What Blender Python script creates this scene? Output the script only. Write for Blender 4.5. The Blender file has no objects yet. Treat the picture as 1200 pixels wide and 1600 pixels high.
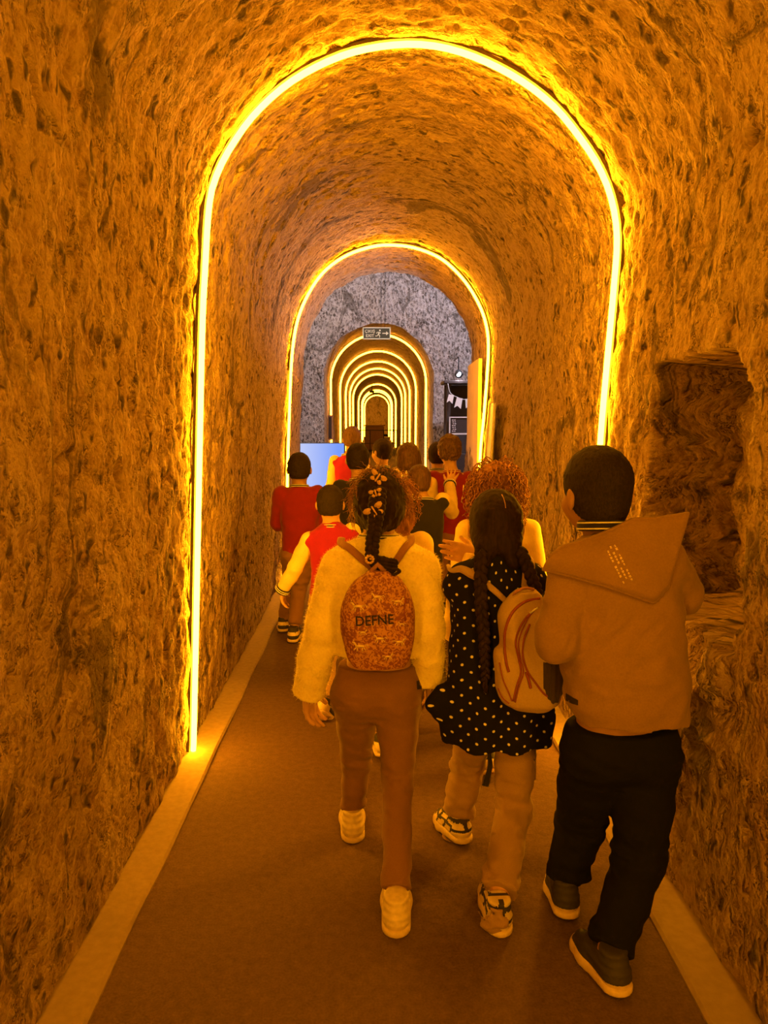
import bpy, math, random
import numpy as np
from mathutils import Vector, Matrix, Euler
from mathutils.bvhtree import BVHTree

random.seed(7)
rng = np.random.default_rng(7)
scene = bpy.context.scene
COL = scene.collection

# ------------------------------------------------------------------ camera, world, exposure
CAM_H = 1.45
FPX = 1155.0                                   # focal length in pixels of the 1200 x 1600 frame
cam_data = bpy.data.cameras.new('camera')
cam_data.sensor_fit = 'VERTICAL'
cam_data.sensor_height = 36.0
cam_data.lens = FPX / 1600 * 36.0
cam_data.clip_start = 0.02
cam = bpy.data.objects.new('camera', cam_data)
COL.objects.link(cam)
cam.location = (0, 0, CAM_H)
cam.rotation_euler = (math.radians(90 - 7.4), 0, math.radians(-0.595))
scene.camera = cam

world = bpy.data.worlds.new('world')
scene.world = world
world.use_nodes = True
world.node_tree.nodes['Background'].inputs[0].default_value = (0.30, 0.32, 0.45, 1)
world.node_tree.nodes['Background'].inputs[1].default_value = 0.01

scene.view_settings.view_transform = 'Standard'
scene.view_settings.look = 'None'
scene.view_settings.gamma = 1.0
scene.view_settings.use_curve_mapping = False
scene.view_settings.exposure = 0.0
scene.cycles.diffuse_bounces = 3
scene.cycles.max_bounces = 6

LED_COLOR, LED_STRENGTH = (1.0, 0.355, 0.0048), 132.0
HALL_COLOR, HALL_STRENGTH = (0.90, 0.85, 1.06), 420.0

CAM_R = cam.rotation_euler.to_matrix()
CAM_P = Vector(cam.location)

def ray(px, py):
    return (CAM_R @ Vector(((px - 600) / FPX, -(py - 800) / FPX, -1))).normalized()

def P(px, py, Y):
    """the point of the photograph's line of sight (px, py) that lies Y metres down the tunnel"""
    d = ray(px, py)
    return CAM_P + d * (Y / d.y)

# ------------------------------------------------------------------ noise
def _hash(ix, iy, iz, seed):
    h = (ix.astype(np.int64) * 374761393 + iy.astype(np.int64) * 668265263 + iz.astype(np.int64) * 2147483647 + seed * 1274126177)
    h = (h ^ (h >> 13)) * 1274126177
    h = h & 0xFFFFFFFF
    h = h ^ (h >> 16)
    return (h & 0xFFFF).astype(np.float32) / 32767.5 - 1.0

def _gn(x, y, z, seed):
    x, y, z = np.broadcast_arrays(np.asarray(x, np.float32), np.asarray(y, np.float32), np.asarray(z, np.float32))
    # the lattice is turned so that its rows never line up with a wall
    x, y, z = 0.76 * x + 0.53 * y + 0.37 * z, -0.61 * x + 0.77 * y + 0.17 * z, -0.22 * x - 0.36 * y + 0.91 * z
    fx, fy, fz = np.floor(x), np.floor(y), np.floor(z)
    dx, dy, dz = x - fx, y - fy, z - fz
    tx, ty, tz = [t * t * t * (t * (t * 6 - 15) + 10) for t in (dx, dy, dz)]
    ix, iy, iz = fx.astype(np.int64), fy.astype(np.int64), fz.astype(np.int64)
    out = 0
    for a in (0, 1):
        for b in (0, 1):
            for c in (0, 1):
                w = (tx if a else 1 - tx) * (ty if b else 1 - ty) * (tz if c else 1 - tz)
                h = _hash(ix + a, iy + b, iz + c, seed) * 3.1416
                g = _hash(ix + a, iy + b, iz + c, seed + 101)
                r = np.sqrt(1 - g * g)
                out = out + w * (np.cos(h) * r * (dx - a) + np.sin(h) * r * (dy - b) + g * (dz - c))
    return out * 1.6

def vnoise(x, y, z, seed=0):
    return _gn(x, y, z, seed)

def fbm(x, y, z, octaves=3, seed=0):
    s, amp, f = 0, 1.0, 1.0
    for o in range(octaves):
        s = s + amp * vnoise(x * f, y * f, z * f, seed + o * 17)
        amp *= 0.5; f *= 2.03
    return s

# ------------------------------------------------------------------ materials
def new_mat(name):
    m = bpy.data.materials.new(name)
    m.use_nodes = True
    nt = m.node_tree
    return m, nt, nt.nodes['Principled BSDF']

def N(nt, kind, **kw):
    n = nt.nodes.new(kind)
    for k, v in kw.items():
        if k in n.inputs.keys():
            n.inputs[k].default_value = v
        else:
            setattr(n, k, v)
    return n

def ramp(nt, stops):
    r = nt.nodes.new('ShaderNodeValToRGB')
    el = r.color_ramp.elements
    while len(el) < len(stops):
        el.new(0.5)
    for e, (p, c) in zip(el, stops):
        e.position = p
        e.color = (*c, 1) if len(c) == 3 else c
    return r

def math_node(nt, op, a=None, b=None, c=None):
    n = nt.nodes.new('ShaderNodeMath'); n.operation = op
    for i, v in enumerate((a, b, c)):
        if v is None: continue
        if isinstance(v, (int, float)): n.inputs[i].default_value = v
        else: nt.links.new(v, n.inputs[i])
    return n.outputs[0]

def mix_col(nt, fac, a, b):
    n = nt.nodes.new('ShaderNodeMix'); n.data_type = 'RGBA'
    for i, v in ((0, fac), (6, a), (7, b)):
        if isinstance(v, (int, float)): n.inputs[i].default_value = v
        elif isinstance(v, tuple): n.inputs[i].default_value = (*v, 1)
        else: nt.links.new(v, n.inputs[i])
    return n.outputs[2]

def fabric(name, col, scale=260, bump=0.35, vary=0.14, rough=0.9, sheen=0.15, coarse=9, dist=0.002):
    m, nt, b = new_mat(name)
    tc = N(nt, 'ShaderNodeTexCoord')
    n1 = N(nt, 'ShaderNodeTexNoise', Scale=coarse, Detail=4.0)
    n2 = N(nt, 'ShaderNodeTexNoise', Scale=scale, Detail=2.0)
    for n in (n1, n2): nt.links.new(tc.outputs['Object'], n.inputs['Vector'])
    dark = tuple(c * (1 - vary) for c in col); light = tuple(min(1, c * (1 + vary)) for c in col)
    r = ramp(nt, [(0.3, dark), (0.7, light)])
    mixf = math_node(nt, 'ADD', math_node(nt, 'MULTIPLY', n1.outputs['Fac'], 0.5), math_node(nt, 'MULTIPLY', n2.outputs['Fac'], 0.5))
    nt.links.new(mixf, r.inputs[0])
    nt.links.new(r.outputs[0], b.inputs['Base Color'])
    b.inputs['Roughness'].default_value = rough
    b.inputs['Sheen Weight'].default_value = sheen
    b.inputs['Specular IOR Level'].default_value = 0.2
    bp = N(nt, 'ShaderNodeBump', Strength=bump, Distance=dist)
    nt.links.new(mixf, bp.inputs['Height']); nt.links.new(bp.outputs[0], b.inputs['Normal'])
    return m

def plain(name, col, rough=0.5, metal=0.0, spec=0.5, bump=0.0, scale=80):
    m, nt, b = new_mat(name)
    tc = N(nt, 'ShaderNodeTexCoord')
    n1 = N(nt, 'ShaderNodeTexNoise', Scale=scale, Detail=3.0)
    nt.links.new(tc.outputs['Object'], n1.inputs['Vector'])
    r = ramp(nt, [(0.3, tuple(c * 0.9 for c in col)), (0.7, tuple(min(1, c * 1.08) for c in col))])
    nt.links.new(n1.outputs['Fac'], r.inputs[0]); nt.links.new(r.outputs[0], b.inputs['Base Color'])
    b.inputs['Roughness'].default_value = rough
    b.inputs['Metallic'].default_value = metal
    b.inputs['Specular IOR Level'].default_value = spec
    if bump:
        bp = N(nt, 'ShaderNodeBump', Strength=bump, Distance=0.004)
        nt.links.new(n1.outputs['Fac'], bp.inputs['Height']); nt.links.new(bp.outputs[0], b.inputs['Normal'])
    return m

def emitter(name, col, strength):
    m = bpy.data.materials.new(name); m.use_nodes = True
    nt = m.node_tree
    nt.nodes.remove(nt.nodes['Principled BSDF'])
    e = N(nt, 'ShaderNodeEmission')
    e.inputs[0].default_value = (*col, 1); e.inputs[1].default_value = strength
    nt.links.new(e.outputs[0], nt.nodes['Material Output'].inputs[0])
    return m

def hair_mat(name, col, rough=0.55, scale=(120, 120, 18)):
    m, nt, b = new_mat(name)
    tc = N(nt, 'ShaderNodeTexCoord'); mp = N(nt, 'ShaderNodeMapping'); mp.inputs['Scale'].default_value = scale
    n1 = N(nt, 'ShaderNodeTexNoise', Scale=1.0, Detail=3.0)
    nt.links.new(tc.outputs['Object'], mp.inputs['Vector']); nt.links.new(mp.outputs[0], n1.inputs['Vector'])
    r = ramp(nt, [(0.3, tuple(c * 0.6 for c in col)), (0.7, tuple(c * 1.4 for c in col))])
    nt.links.new(n1.outputs['Fac'], r.inputs[0]); nt.links.new(r.outputs[0], b.inputs['Base Color'])
    b.inputs['Roughness'].default_value = rough
    b.inputs['Specular IOR Level'].default_value = 0.2
    bp = N(nt, 'ShaderNodeBump', Strength=0.6, Distance=0.003)
    nt.links.new(n1.outputs['Fac'], bp.inputs['Height']); nt.links.new(bp.outputs[0], b.inputs['Normal'])
    return m

def rock_mat(name, light, dark, stain_and_shade=(0.13, 0.105, 0.08), stain_amt=1.0, su=1.0, sv=1.0, horizontal=False):
    """hand-hewn tuff: UV is metres along and around the vault"""
    m, nt, b = new_mat(name)
    uv = N(nt, 'ShaderNodeUVMap'); uv.uv_map = 'UVMap'
    def mapped(sx, sy, rot=0.0):
        mp = N(nt, 'ShaderNodeMapping'); mp.inputs['Scale'].default_value = (sx, sy, 1); mp.inputs['Rotation'].default_value = (0, 0, rot)
        nt.links.new(uv.outputs[0], mp.inputs['Vector']); return mp.outputs[0]
    def noise(vec, scale, detail=3.0, rough=0.55, dist=0.0):
        n = N(nt, 'ShaderNodeTexNoise', Scale=scale, Detail=detail, Roughness=rough, Distortion=dist, noise_dimensions='2D')
        nt.links.new(vec, n.inputs['Vector']); return n.outputs['Fac']
    chis = noise(mapped(36 * su, 19 * sv, 0.30), 1.0, 6.0, 0.68, 0.5)      # elongated tool marks
    grain = noise(mapped(1, 0.75, 0.3), 90, 4.0, 0.70, 0.2)
    big = noise(mapped(1, 1), 2.3, 5.0, 0.6)
    mid = noise(mapped(1, 0.7), 9.0, 4.0, 0.6)
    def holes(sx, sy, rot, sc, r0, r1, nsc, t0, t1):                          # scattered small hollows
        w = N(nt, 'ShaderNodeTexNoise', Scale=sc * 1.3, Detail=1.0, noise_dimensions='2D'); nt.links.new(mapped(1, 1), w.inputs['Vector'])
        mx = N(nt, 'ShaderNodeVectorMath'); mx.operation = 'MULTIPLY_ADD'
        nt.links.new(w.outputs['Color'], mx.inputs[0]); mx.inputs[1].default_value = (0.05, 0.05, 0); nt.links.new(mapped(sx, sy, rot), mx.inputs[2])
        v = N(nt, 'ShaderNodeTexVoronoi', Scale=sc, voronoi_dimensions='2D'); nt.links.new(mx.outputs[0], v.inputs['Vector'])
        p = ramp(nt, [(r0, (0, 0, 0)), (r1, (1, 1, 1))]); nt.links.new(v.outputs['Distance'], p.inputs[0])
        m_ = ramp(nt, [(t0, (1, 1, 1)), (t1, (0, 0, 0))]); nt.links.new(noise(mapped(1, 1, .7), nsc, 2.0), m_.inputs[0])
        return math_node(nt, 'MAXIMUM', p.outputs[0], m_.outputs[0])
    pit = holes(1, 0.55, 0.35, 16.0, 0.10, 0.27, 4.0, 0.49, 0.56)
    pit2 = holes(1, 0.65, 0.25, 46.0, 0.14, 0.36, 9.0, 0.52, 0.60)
    def chips(sc, sx, sy, rot):
        w = N(nt, 'ShaderNodeTexNoise', Scale=sc * 0.9, Detail=2.0, noise_dimensions='2D'); nt.links.new(mapped(1, 1), w.inputs['Vector'])
        mx = N(nt, 'ShaderNodeVectorMath'); mx.operation = 'MULTIPLY_ADD'
        nt.links.new(w.outputs['Color'], mx.inputs[0]); mx.inputs[1].default_value = (0.9 / sc, 0.9 / sc, 0); nt.links.new(mapped(sx, sy, rot), mx.inputs[2])
        v = N(nt, 'ShaderNodeTexVoronoi', Scale=sc, voronoi_dimensions='2D');
        nt.links.new(mx.outputs[0], v.inputs['Vector']); return v.outputs['Distance']
    chip = math_node(nt, 'ADD', math_node(nt, 'MULTIPLY', chips(24, 1, .6, .3), 1.0), math_node(nt, 'MULTIPLY', chips(62, 1, .8, .5), 0.5))
    h = math_node(nt, 'ADD', math_node(nt, 'MULTIPLY', chis, 0.55), math_node(nt, 'MULTIPLY', grain, 0.40))
    h = math_node(nt, 'ADD', h, math_node(nt, 'MULTIPLY', chip, 0.8))
    h = math_node(nt, 'ADD', h, math_node(nt, 'MULTIPLY', mid, 0.6))
    h = math_node(nt, 'ADD', h, math_node(nt, 'MULTIPLY', pit, 0.8))
    h = math_node(nt, 'ADD', h, math_node(nt, 'MULTIPLY', pit2, 0.55))
    bp = N(nt, 'ShaderNodeBump', Strength=1.0, Distance=0.042)
    nt.links.new(h, bp.inputs['Height']); nt.links.new(bp.outputs[0], b.inputs['Normal'])
    f = math_node(nt, 'ADD', math_node(nt, 'MULTIPLY', chis, 0.20), math_node(nt, 'ADD', math_node(nt, 'MULTIPLY', big, 0.2), math_node(nt, 'ADD', math_node(nt, 'MULTIPLY', grain, 0.30), math_node(nt, 'MULTIPLY', chip, 0.32))))
    r = ramp(nt, [(0.39, dark), (0.585, light)]); nt.links.new(f, r.inputs[0])
    c1 = mix_col(nt, math_node(nt, 'MULTIPLY', math_node(nt, 'SUBTRACT', 1.0, math_node(nt, 'MINIMUM', pit, math_node(nt, 'ADD', math_node(nt, 'MULTIPLY', pit2, .6), .4))), 0.92), r.outputs[0], stain_and_shade)  # hollows also darkened in colour: their shade painted with the stain tone
    st = noise(mapped(1.6, 0.75, 0.25), 1.7, 6.0, 0.72, 0.9)
    sr = ramp(nt, [(0.575, (0, 0, 0)), (0.625, (stain_amt,) * 3)]); nt.links.new(st, sr.inputs[0])
    c2 = mix_col(nt, math_node(nt, 'MULTIPLY', sr.outputs[0], 0.65), c1, stain_and_shade)
    nt.links.new(c2, b.inputs['Base Color'])
    b.inputs['Roughness'].default_value = 0.95
    b.inputs['Specular IOR Level'].default_value = 0.1
    return m

M = {}
M['rock'] = rock_mat('tuff_rock', (0.66, 0.50, 0.34), (0.42, 0.29, 0.18))
M['rock_hall'] = rock_mat('hall_rock', (0.66, 0.58, 0.54), (0.19, 0.14, 0.115), su=0.45, sv=0.8)
M['floor'] = fabric('floor_matting', (0.125, 0.078, 0.05), scale=150, bump=0.9, vary=0.30, coarse=40, sheen=0, dist=0.004)
M['kerb'] = plain('kerb_concrete', (0.30, 0.225, 0.155), rough=0.85, spec=0.2, bump=0.35, scale=45)
M['led'] = emitter('led_amber', LED_COLOR, LED_STRENGTH)
M['led_far'] = emitter('led_amber_far', (1.0, 0.38, 0.016), LED_STRENGTH * 0.24)
M['channel'] = plain('led_channel', (0.10, 0.08, 0.06), rough=0.7)
M['hall_lamp'] = emitter('hall_lamp_light', HALL_COLOR, HALL_STRENGTH)
M['hall_lamp_warm'] = emitter('hall_lamp_warm_light', (1.0, 0.76, 0.60), HALL_STRENGTH * 0.60)
M['dark_metal'] = plain('dark_metal', (0.03, 0.03, 0.035), rough=0.45)
M['skin'] = plain('skin', (0.52, 0.31, 0.21), rough=0.6, spec=0.3, scale=30)
M['skin_tan'] = plain('skin_tan', (0.36, 0.20, 0.13), rough=0.6, spec=0.3, scale=30)
M['eye'] = plain('eye', (0.75, 0.72, 0.68), rough=0.2)
M['hair_black'] = hair_mat('hair_black', (0.022, 0.015, 0.010), rough=0.75, scale=(240, 240, 120))
M['hair_dark'] = hair_mat('hair_dark', (0.022, 0.012, 0.007), rough=0.75)
M['hair_brown'] = hair_mat('hair_brown', (0.10, 0.055, 0.03))
M['hair_auburn'] = hair_mat('hair_auburn', (0.26, 0.12, 0.055), rough=0.5)
M['cream'] = fabric('cream_cloth', (0.70, 0.55, 0.24))
M['fluffy'] = fabric('fluffy_knit', (0.95, 0.80, 0.34), scale=140, bump=0.8, vary=0.12, sheen=0.1, coarse=30, dist=0.004)
M['red'] = fabric('red_cloth', (0.22, 0.014, 0.03))
M['crimson'] = fabric('crimson_cloth', (0.29, 0.010, 0.12))
M['navy'] = fabric('navy_cloth', (0.022, 0.020, 0.028))
M['black'] = fabric('black_cloth', (0.005, 0.005, 0.010), sheen=0.0)
M['white'] = fabric('white_cloth', (0.8, 0.78, 0.74))
M['brown_cloth'] = fabric('brown_twill', (0.22, 0.115, 0.065), scale=320)
M['khaki'] = fabric('khaki_twill', (0.34, 0.22, 0.12), scale=320)
M['mustard'] = fabric('mustard_fleece', (0.27, 0.165, 0.065), scale=200, bump=0.5)
M['mustard_dark'] = fabric('mustard_shadow_band', (0.27, 0.17, 0.07), scale=200)
M['strap_brown'] = fabric('strap_brown', (0.33, 0.16, 0.08))
M['strap_beige'] = fabric('strap_beige', (0.42, 0.30, 0.17))
M['piping_red'] = plain('piping_red', (0.24, 0.05, 0.04), rough=0.6)
M['mesh_pocket'] = fabric('mesh_pocket', (0.05, 0.035, 0.03), scale=400)
M['letter'] = plain('navy_lettering', (0.012, 0.010, 0.03), rough=0.8)
M['print_pale'] = plain('pale_print', (0.78, 0.60, 0.42), rough=0.8)
M['shoe_white'] = plain('shoe_leather', (0.70, 0.58, 0.42), rough=0.55)
M['shoe_sole'] = plain('shoe_rubber', (0.66, 0.52, 0.36), rough=0.7)
M['shoe_dark'] = plain('shoe_dark_mesh', (0.035, 0.030, 0.032), rough=0.75)
M['clip'] = plain('clip_plastic', (0.66, 0.42, 0.24), rough=0.35)
M['board'] = plain('plain_board', (0.74, 0.58, 0.34), rough=0.6, scale=4)
M['brass'] = plain('polished_brass', (0.85, 0.66, 0.36), rough=0.18, metal=1.0)
M['wood'] = plain('dark_wood', (0.34, 0.16, 0.08), rough=0.6, scale=14)
M['stall'] = plain('stall_timber', (0.040, 0.028, 0.026), rough=0.7, scale=20)
M['chalk'] = plain('chalk_white', (0.75, 0.74, 0.76), rough=0.8)
M['sign_dark'] = plain('sign_face', (0.025, 0.035, 0.022), rough=0.4)
M['sign_pale'] = plain('sign_print', (0.62, 0.62, 0.45), rough=0.5)
M['tag'] = plain('woven_tag', (0.02, 0.015, 0.02), rough=0.8)

def polka():
    m, nt, b = new_mat('navy_polka_dot')
    uv = N(nt, 'ShaderNodeUVMap'); uv.uv_map = 'UVMap'
    sep = N(nt, 'ShaderNodeSeparateXYZ'); nt.links.new(uv.outputs[0], sep.inputs[0])
    def lattice(ox, oy):
        fx = math_node(nt, 'SUBTRACT', math_node(nt, 'FRACT', math_node(nt, 'ADD', math_node(nt, 'DIVIDE', sep.outputs[0], 0.048), ox)), 0.5)
        fy = math_node(nt, 'SUBTRACT', math_node(nt, 'FRACT', math_node(nt, 'ADD', math_node(nt, 'DIVIDE', sep.outputs[1], 0.048), oy)), 0.5)
        fx = math_node(nt, 'MULTIPLY', fx, 0.048); fy = math_node(nt, 'MULTIPLY', fy, 0.048)
        return math_node(nt, 'SQRT', math_node(nt, 'ADD', math_node(nt, 'MULTIPLY', fx, fx), math_node(nt, 'MULTIPLY', fy, fy)))
    d = math_node(nt, 'MINIMUM', lattice(0, 0), lattice(0.5, 0.5))
    dot = math_node(nt, 'LESS_THAN', d, 0.0042)
    c = mix_col(nt, dot, (0.010, 0.009, 0.014), (0.75, 0.72, 0.70))
    nt.links.new(c, b.inputs['Base Color'])
    b.inputs['Roughness'].default_value = 0.9
    b.inputs['Specular IOR Level'].default_value = 0.15
    return m
M['polka'] = polka()

def floral():
    m, nt, b = new_mat('floral_print')
    tc = N(nt, 'ShaderNodeTexCoord')
    n1 = N(nt, 'ShaderNodeTexNoise', Scale=75.0, Detail=2.0, Distortion=1.6); nt.links.new(tc.outputs['Object'], n1.inputs['Vector'])
    n2 = N(nt, 'ShaderNodeTexVoronoi', Scale=34.0); nt.links.new(tc.outputs['Object'], n2.inputs['Vector'])
    r1 = ramp(nt, [(0.47, (0, 0, 0)), (0.53, (1, 1, 1))]); nt.links.new(n1.outputs['Fac'], r1.inputs[0])
    c = mix_col(nt, math_node(nt, 'MULTIPLY', r1.outputs[0], 0.9), (0.50, 0.25, 0.11), (0.19, 0.045, 0.04))
    r2 = ramp(nt, [(0.10, (1, 1, 1)), (0.17, (0, 0, 0))]); nt.links.new(n2.outputs['Distance'], r2.inputs[0])
    c = mix_col(nt, math_node(nt, 'MULTIPLY', r2.outputs[0], 0.75), c, (0.66, 0.40, 0.24))
    nt.links.new(c, b.inputs['Base Color'])
    b.inputs['Roughness'].default_value = 0.75
    bp = N(nt, 'ShaderNodeBump', Strength=0.3, Distance=0.002); nt.links.new(n1.outputs['Fac'], bp.inputs['Height']); nt.links.new(bp.outputs[0], b.inputs['Normal'])
    return m
M['floral'] = floral()

# ------------------------------------------------------------------ object helpers
def link_mesh(name, verts, faces, mats, parent=None, smooth=True, mat_idx=None, uv=None, origin=None):
    me = bpy.data.meshes.new(name)
    verts = np.asarray(verts, np.float32)
    if origin is not None:
        verts = verts - np.asarray(origin, np.float32)[None, :]
    if isinstance(faces, np.ndarray) and faces.ndim == 2:
        k = faces.shape[1]
        me.vertices.add(len(verts)); me.vertices.foreach_set('co', verts.ravel())
        me.loops.add(faces.size); me.loops.foreach_set('vertex_index', faces.astype(np.int32).ravel())
        me.polygons.add(len(faces)); me.polygons.foreach_set('loop_start', np.arange(len(faces), dtype=np.int32) * k)
        me.update(calc_edges=True)
    else:
        me.from_pydata([tuple(map(float, v)) for v in verts], [], [tuple(int(i) for i in f) for f in faces])
    for m in (mats if isinstance(mats, (list, tuple)) else [mats]):
        me.materials.append(m)
    if mat_idx is not None:
        me.polygons.foreach_set('material_index', np.asarray(mat_idx, np.int32))
    if smooth:
        me.polygons.foreach_set('use_smooth', np.ones(len(me.polygons), bool))
    if uv is not None:
        lay = me.uv_layers.new(name='UVMap')
        li = np.empty(len(me.loops), np.int32); me.loops.foreach_get('vertex_index', li)
        lay.data.foreach_set('uv', np.asarray(uv, np.float32)[li].ravel())
    me.validate()
    o = bpy.data.objects.new(name, me)
    COL.objects.link(o)
    if parent is not None:
        o.parent = parent
    elif origin is not None:
        o.location = origin
    return o

def origin_of(o):
    """world position of a thing or part (no rotations are used on things)"""
    v = Vector((0, 0, 0))
    while o is not None:
        v += Vector(o.location); o = o.parent
    return v

def part(name, verts, faces, mats, parent, **kw):
    return link_mesh(name, verts, faces, mats, parent=parent, origin=origin_of(parent), **kw)

def thing(name, label, cat, loc, group=None):
    o = bpy.data.objects.new(name, None); COL.objects.link(o)
    o.location = loc; o.empty_display_size = 0.1
    o['label'] = label; o['category'] = cat
    if group: o['group'] = group
    return o

def tag(o, label, cat, group=None):
    o['label'] = label; o['category'] = cat
    if group: o['group'] = group
    return o

def structure(o):
    o['kind'] = 'structure'; return o

class MB:
    """collects boxes, tubes and lathes; part() makes ONE mesh of them"""
    def __init__(self): self.v, self.f, self.m = [], [], []
    def add(self, v, f, m=0):
        n = len(self.v)
        self.v += [tuple(p) for p in v]; self.f += [tuple(i + n for i in q) for q in f]; self.m += [m] * len(f)
        return self
    def box(self, c, s, R=None, m=0, bev=0.0):
        hx, hy, hz = s[0] / 2, s[1] / 2, s[2] / 2
        b = min(bev, hx * .9, hy * .9, hz * .9)
        if b <= 0:
            v = [Vector((x, y, z)) for x in (-hx, hx) for y in (-hy, hy) for z in (-hz, hz)]
            f = [(0, 1, 3, 2), (4, 6, 7, 5), (0, 4, 5, 1), (2, 3, 7, 6), (0, 2, 6, 4), (1, 5, 7, 3)]
        else:
            v, f = [], []
            rings = [(-hz, hx - b, hy - b), (-hz + b, hx, hy), (hz - b, hx, hy), (hz, hx - b, hy - b)]
            for z, ax, ay in rings:
                v += [Vector(q) for q in ((-ax + b, -ay, z), (ax - b, -ay, z), (ax, -ay + b, z), (ax, ay - b, z), (ax - b, ay, z), (-ax + b, ay, z), (-ax, ay - b, z), (-ax, -ay + b, z))]
            for r in range(3):
                for k in range(8):
                    f.append((r * 8 + k, r * 8 + (k + 1) % 8, r * 8 + 8 + (k + 1) % 8, r * 8 + 8 + k))
            f.append(tuple(range(7, -1, -1))); f.append(tuple(range(24, 32)))
        R = R or Matrix.Identity(3)
        return self.add([R @ p + Vector(c) for p in v], f, m)
    def tube(self, pts, r, sides=8, closed=False, up=None, caps=True, m=0):
        pts = [Vector(p) for p in pts]; n = len(pts)
        rs = r if isinstance(r, (list, tuple)) and len(r) == n else [r] * n
        v, f, prev = [], [], None
        for i, p in enumerate(pts):
            a = pts[i - 1] if (i > 0 or closed) else p
            b = pts[(i + 1) % n] if (i < n - 1 or closed) else p
            t = (b - a).normalized() if (b - a).length > 1e-9 else Vector((0, 0, 1))
            if up is not None:
                u = up[i] if isinstance(up, list) else up
                nrm = Vector(u)
            else:
                nrm = prev if prev is not None else (Vector((0, 0, 1)) if abs(t.z) < 0.9 else Vector((1, 0, 0)))
            nrm = (nrm - t * nrm.dot(t))
            nrm = nrm.normalized() if nrm.length > 1e-6 else t.orthogonal().normalized()
            prev = nrm
            bn = t.cross(nrm)
            rr = rs[i]
            rx, ry = rr if isinstance(rr, (tuple, list)) else (rr, rr)     # (half thickness along up, half width)
            for k in range(sides):
                a_ = 2 * math.pi * k / sides + math.pi / sides
                v.append(p + nrm * (math.cos(a_) * rx) + bn * (math.sin(a_) * ry))
        L = n if closed else n - 1
        for i in range(L):
            j = (i + 1) % n
            for k in range(sides):
                f.append((i * sides + k, i * sides + (k + 1) % sides, j * sides + (k + 1) % sides, j * sides + k))
        if not closed and caps:
            f.append(tuple(range(sides - 1, -1, -1))); f.append(tuple((n - 1) * sides + k for k in range(sides)))
        return self.add(v, f, m)
    def part(self, name, mats, parent, smooth=True):
        return part(name, self.v, self.f, mats, parent, smooth=smooth, mat_idx=self.m)
    def top(self, name, mats, origin, smooth=True):
        return link_mesh(name, self.v, self.f, mats, smooth=smooth, mat_idx=self.m, origin=origin)

def catmull(pts, n=8, closed=False):
    pts = [Vector(p) for p in pts]; out = []; L = len(pts)
    rngi = range(L) if closed else range(L - 1)
    for i in rngi:
        p0 = pts[(i - 1) % L] if (closed or i > 0) else pts[0]
        p1 = pts[i]; p2 = pts[(i + 1) % L]
        p3 = pts[(i + 2) % L] if (closed or i + 2 < L) else pts[-1]
        for k in range(n):
            t = k / n
            out.append(0.5 * ((2 * p1) + (p2 - p0) * t + (2 * p0 - 5 * p1 + 4 * p2 - p3) * t * t + (3 * p1 - p0 - 3 * p2 + p3) * t ** 3))
    if not closed: out.append(pts[-1])
    return out

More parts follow.
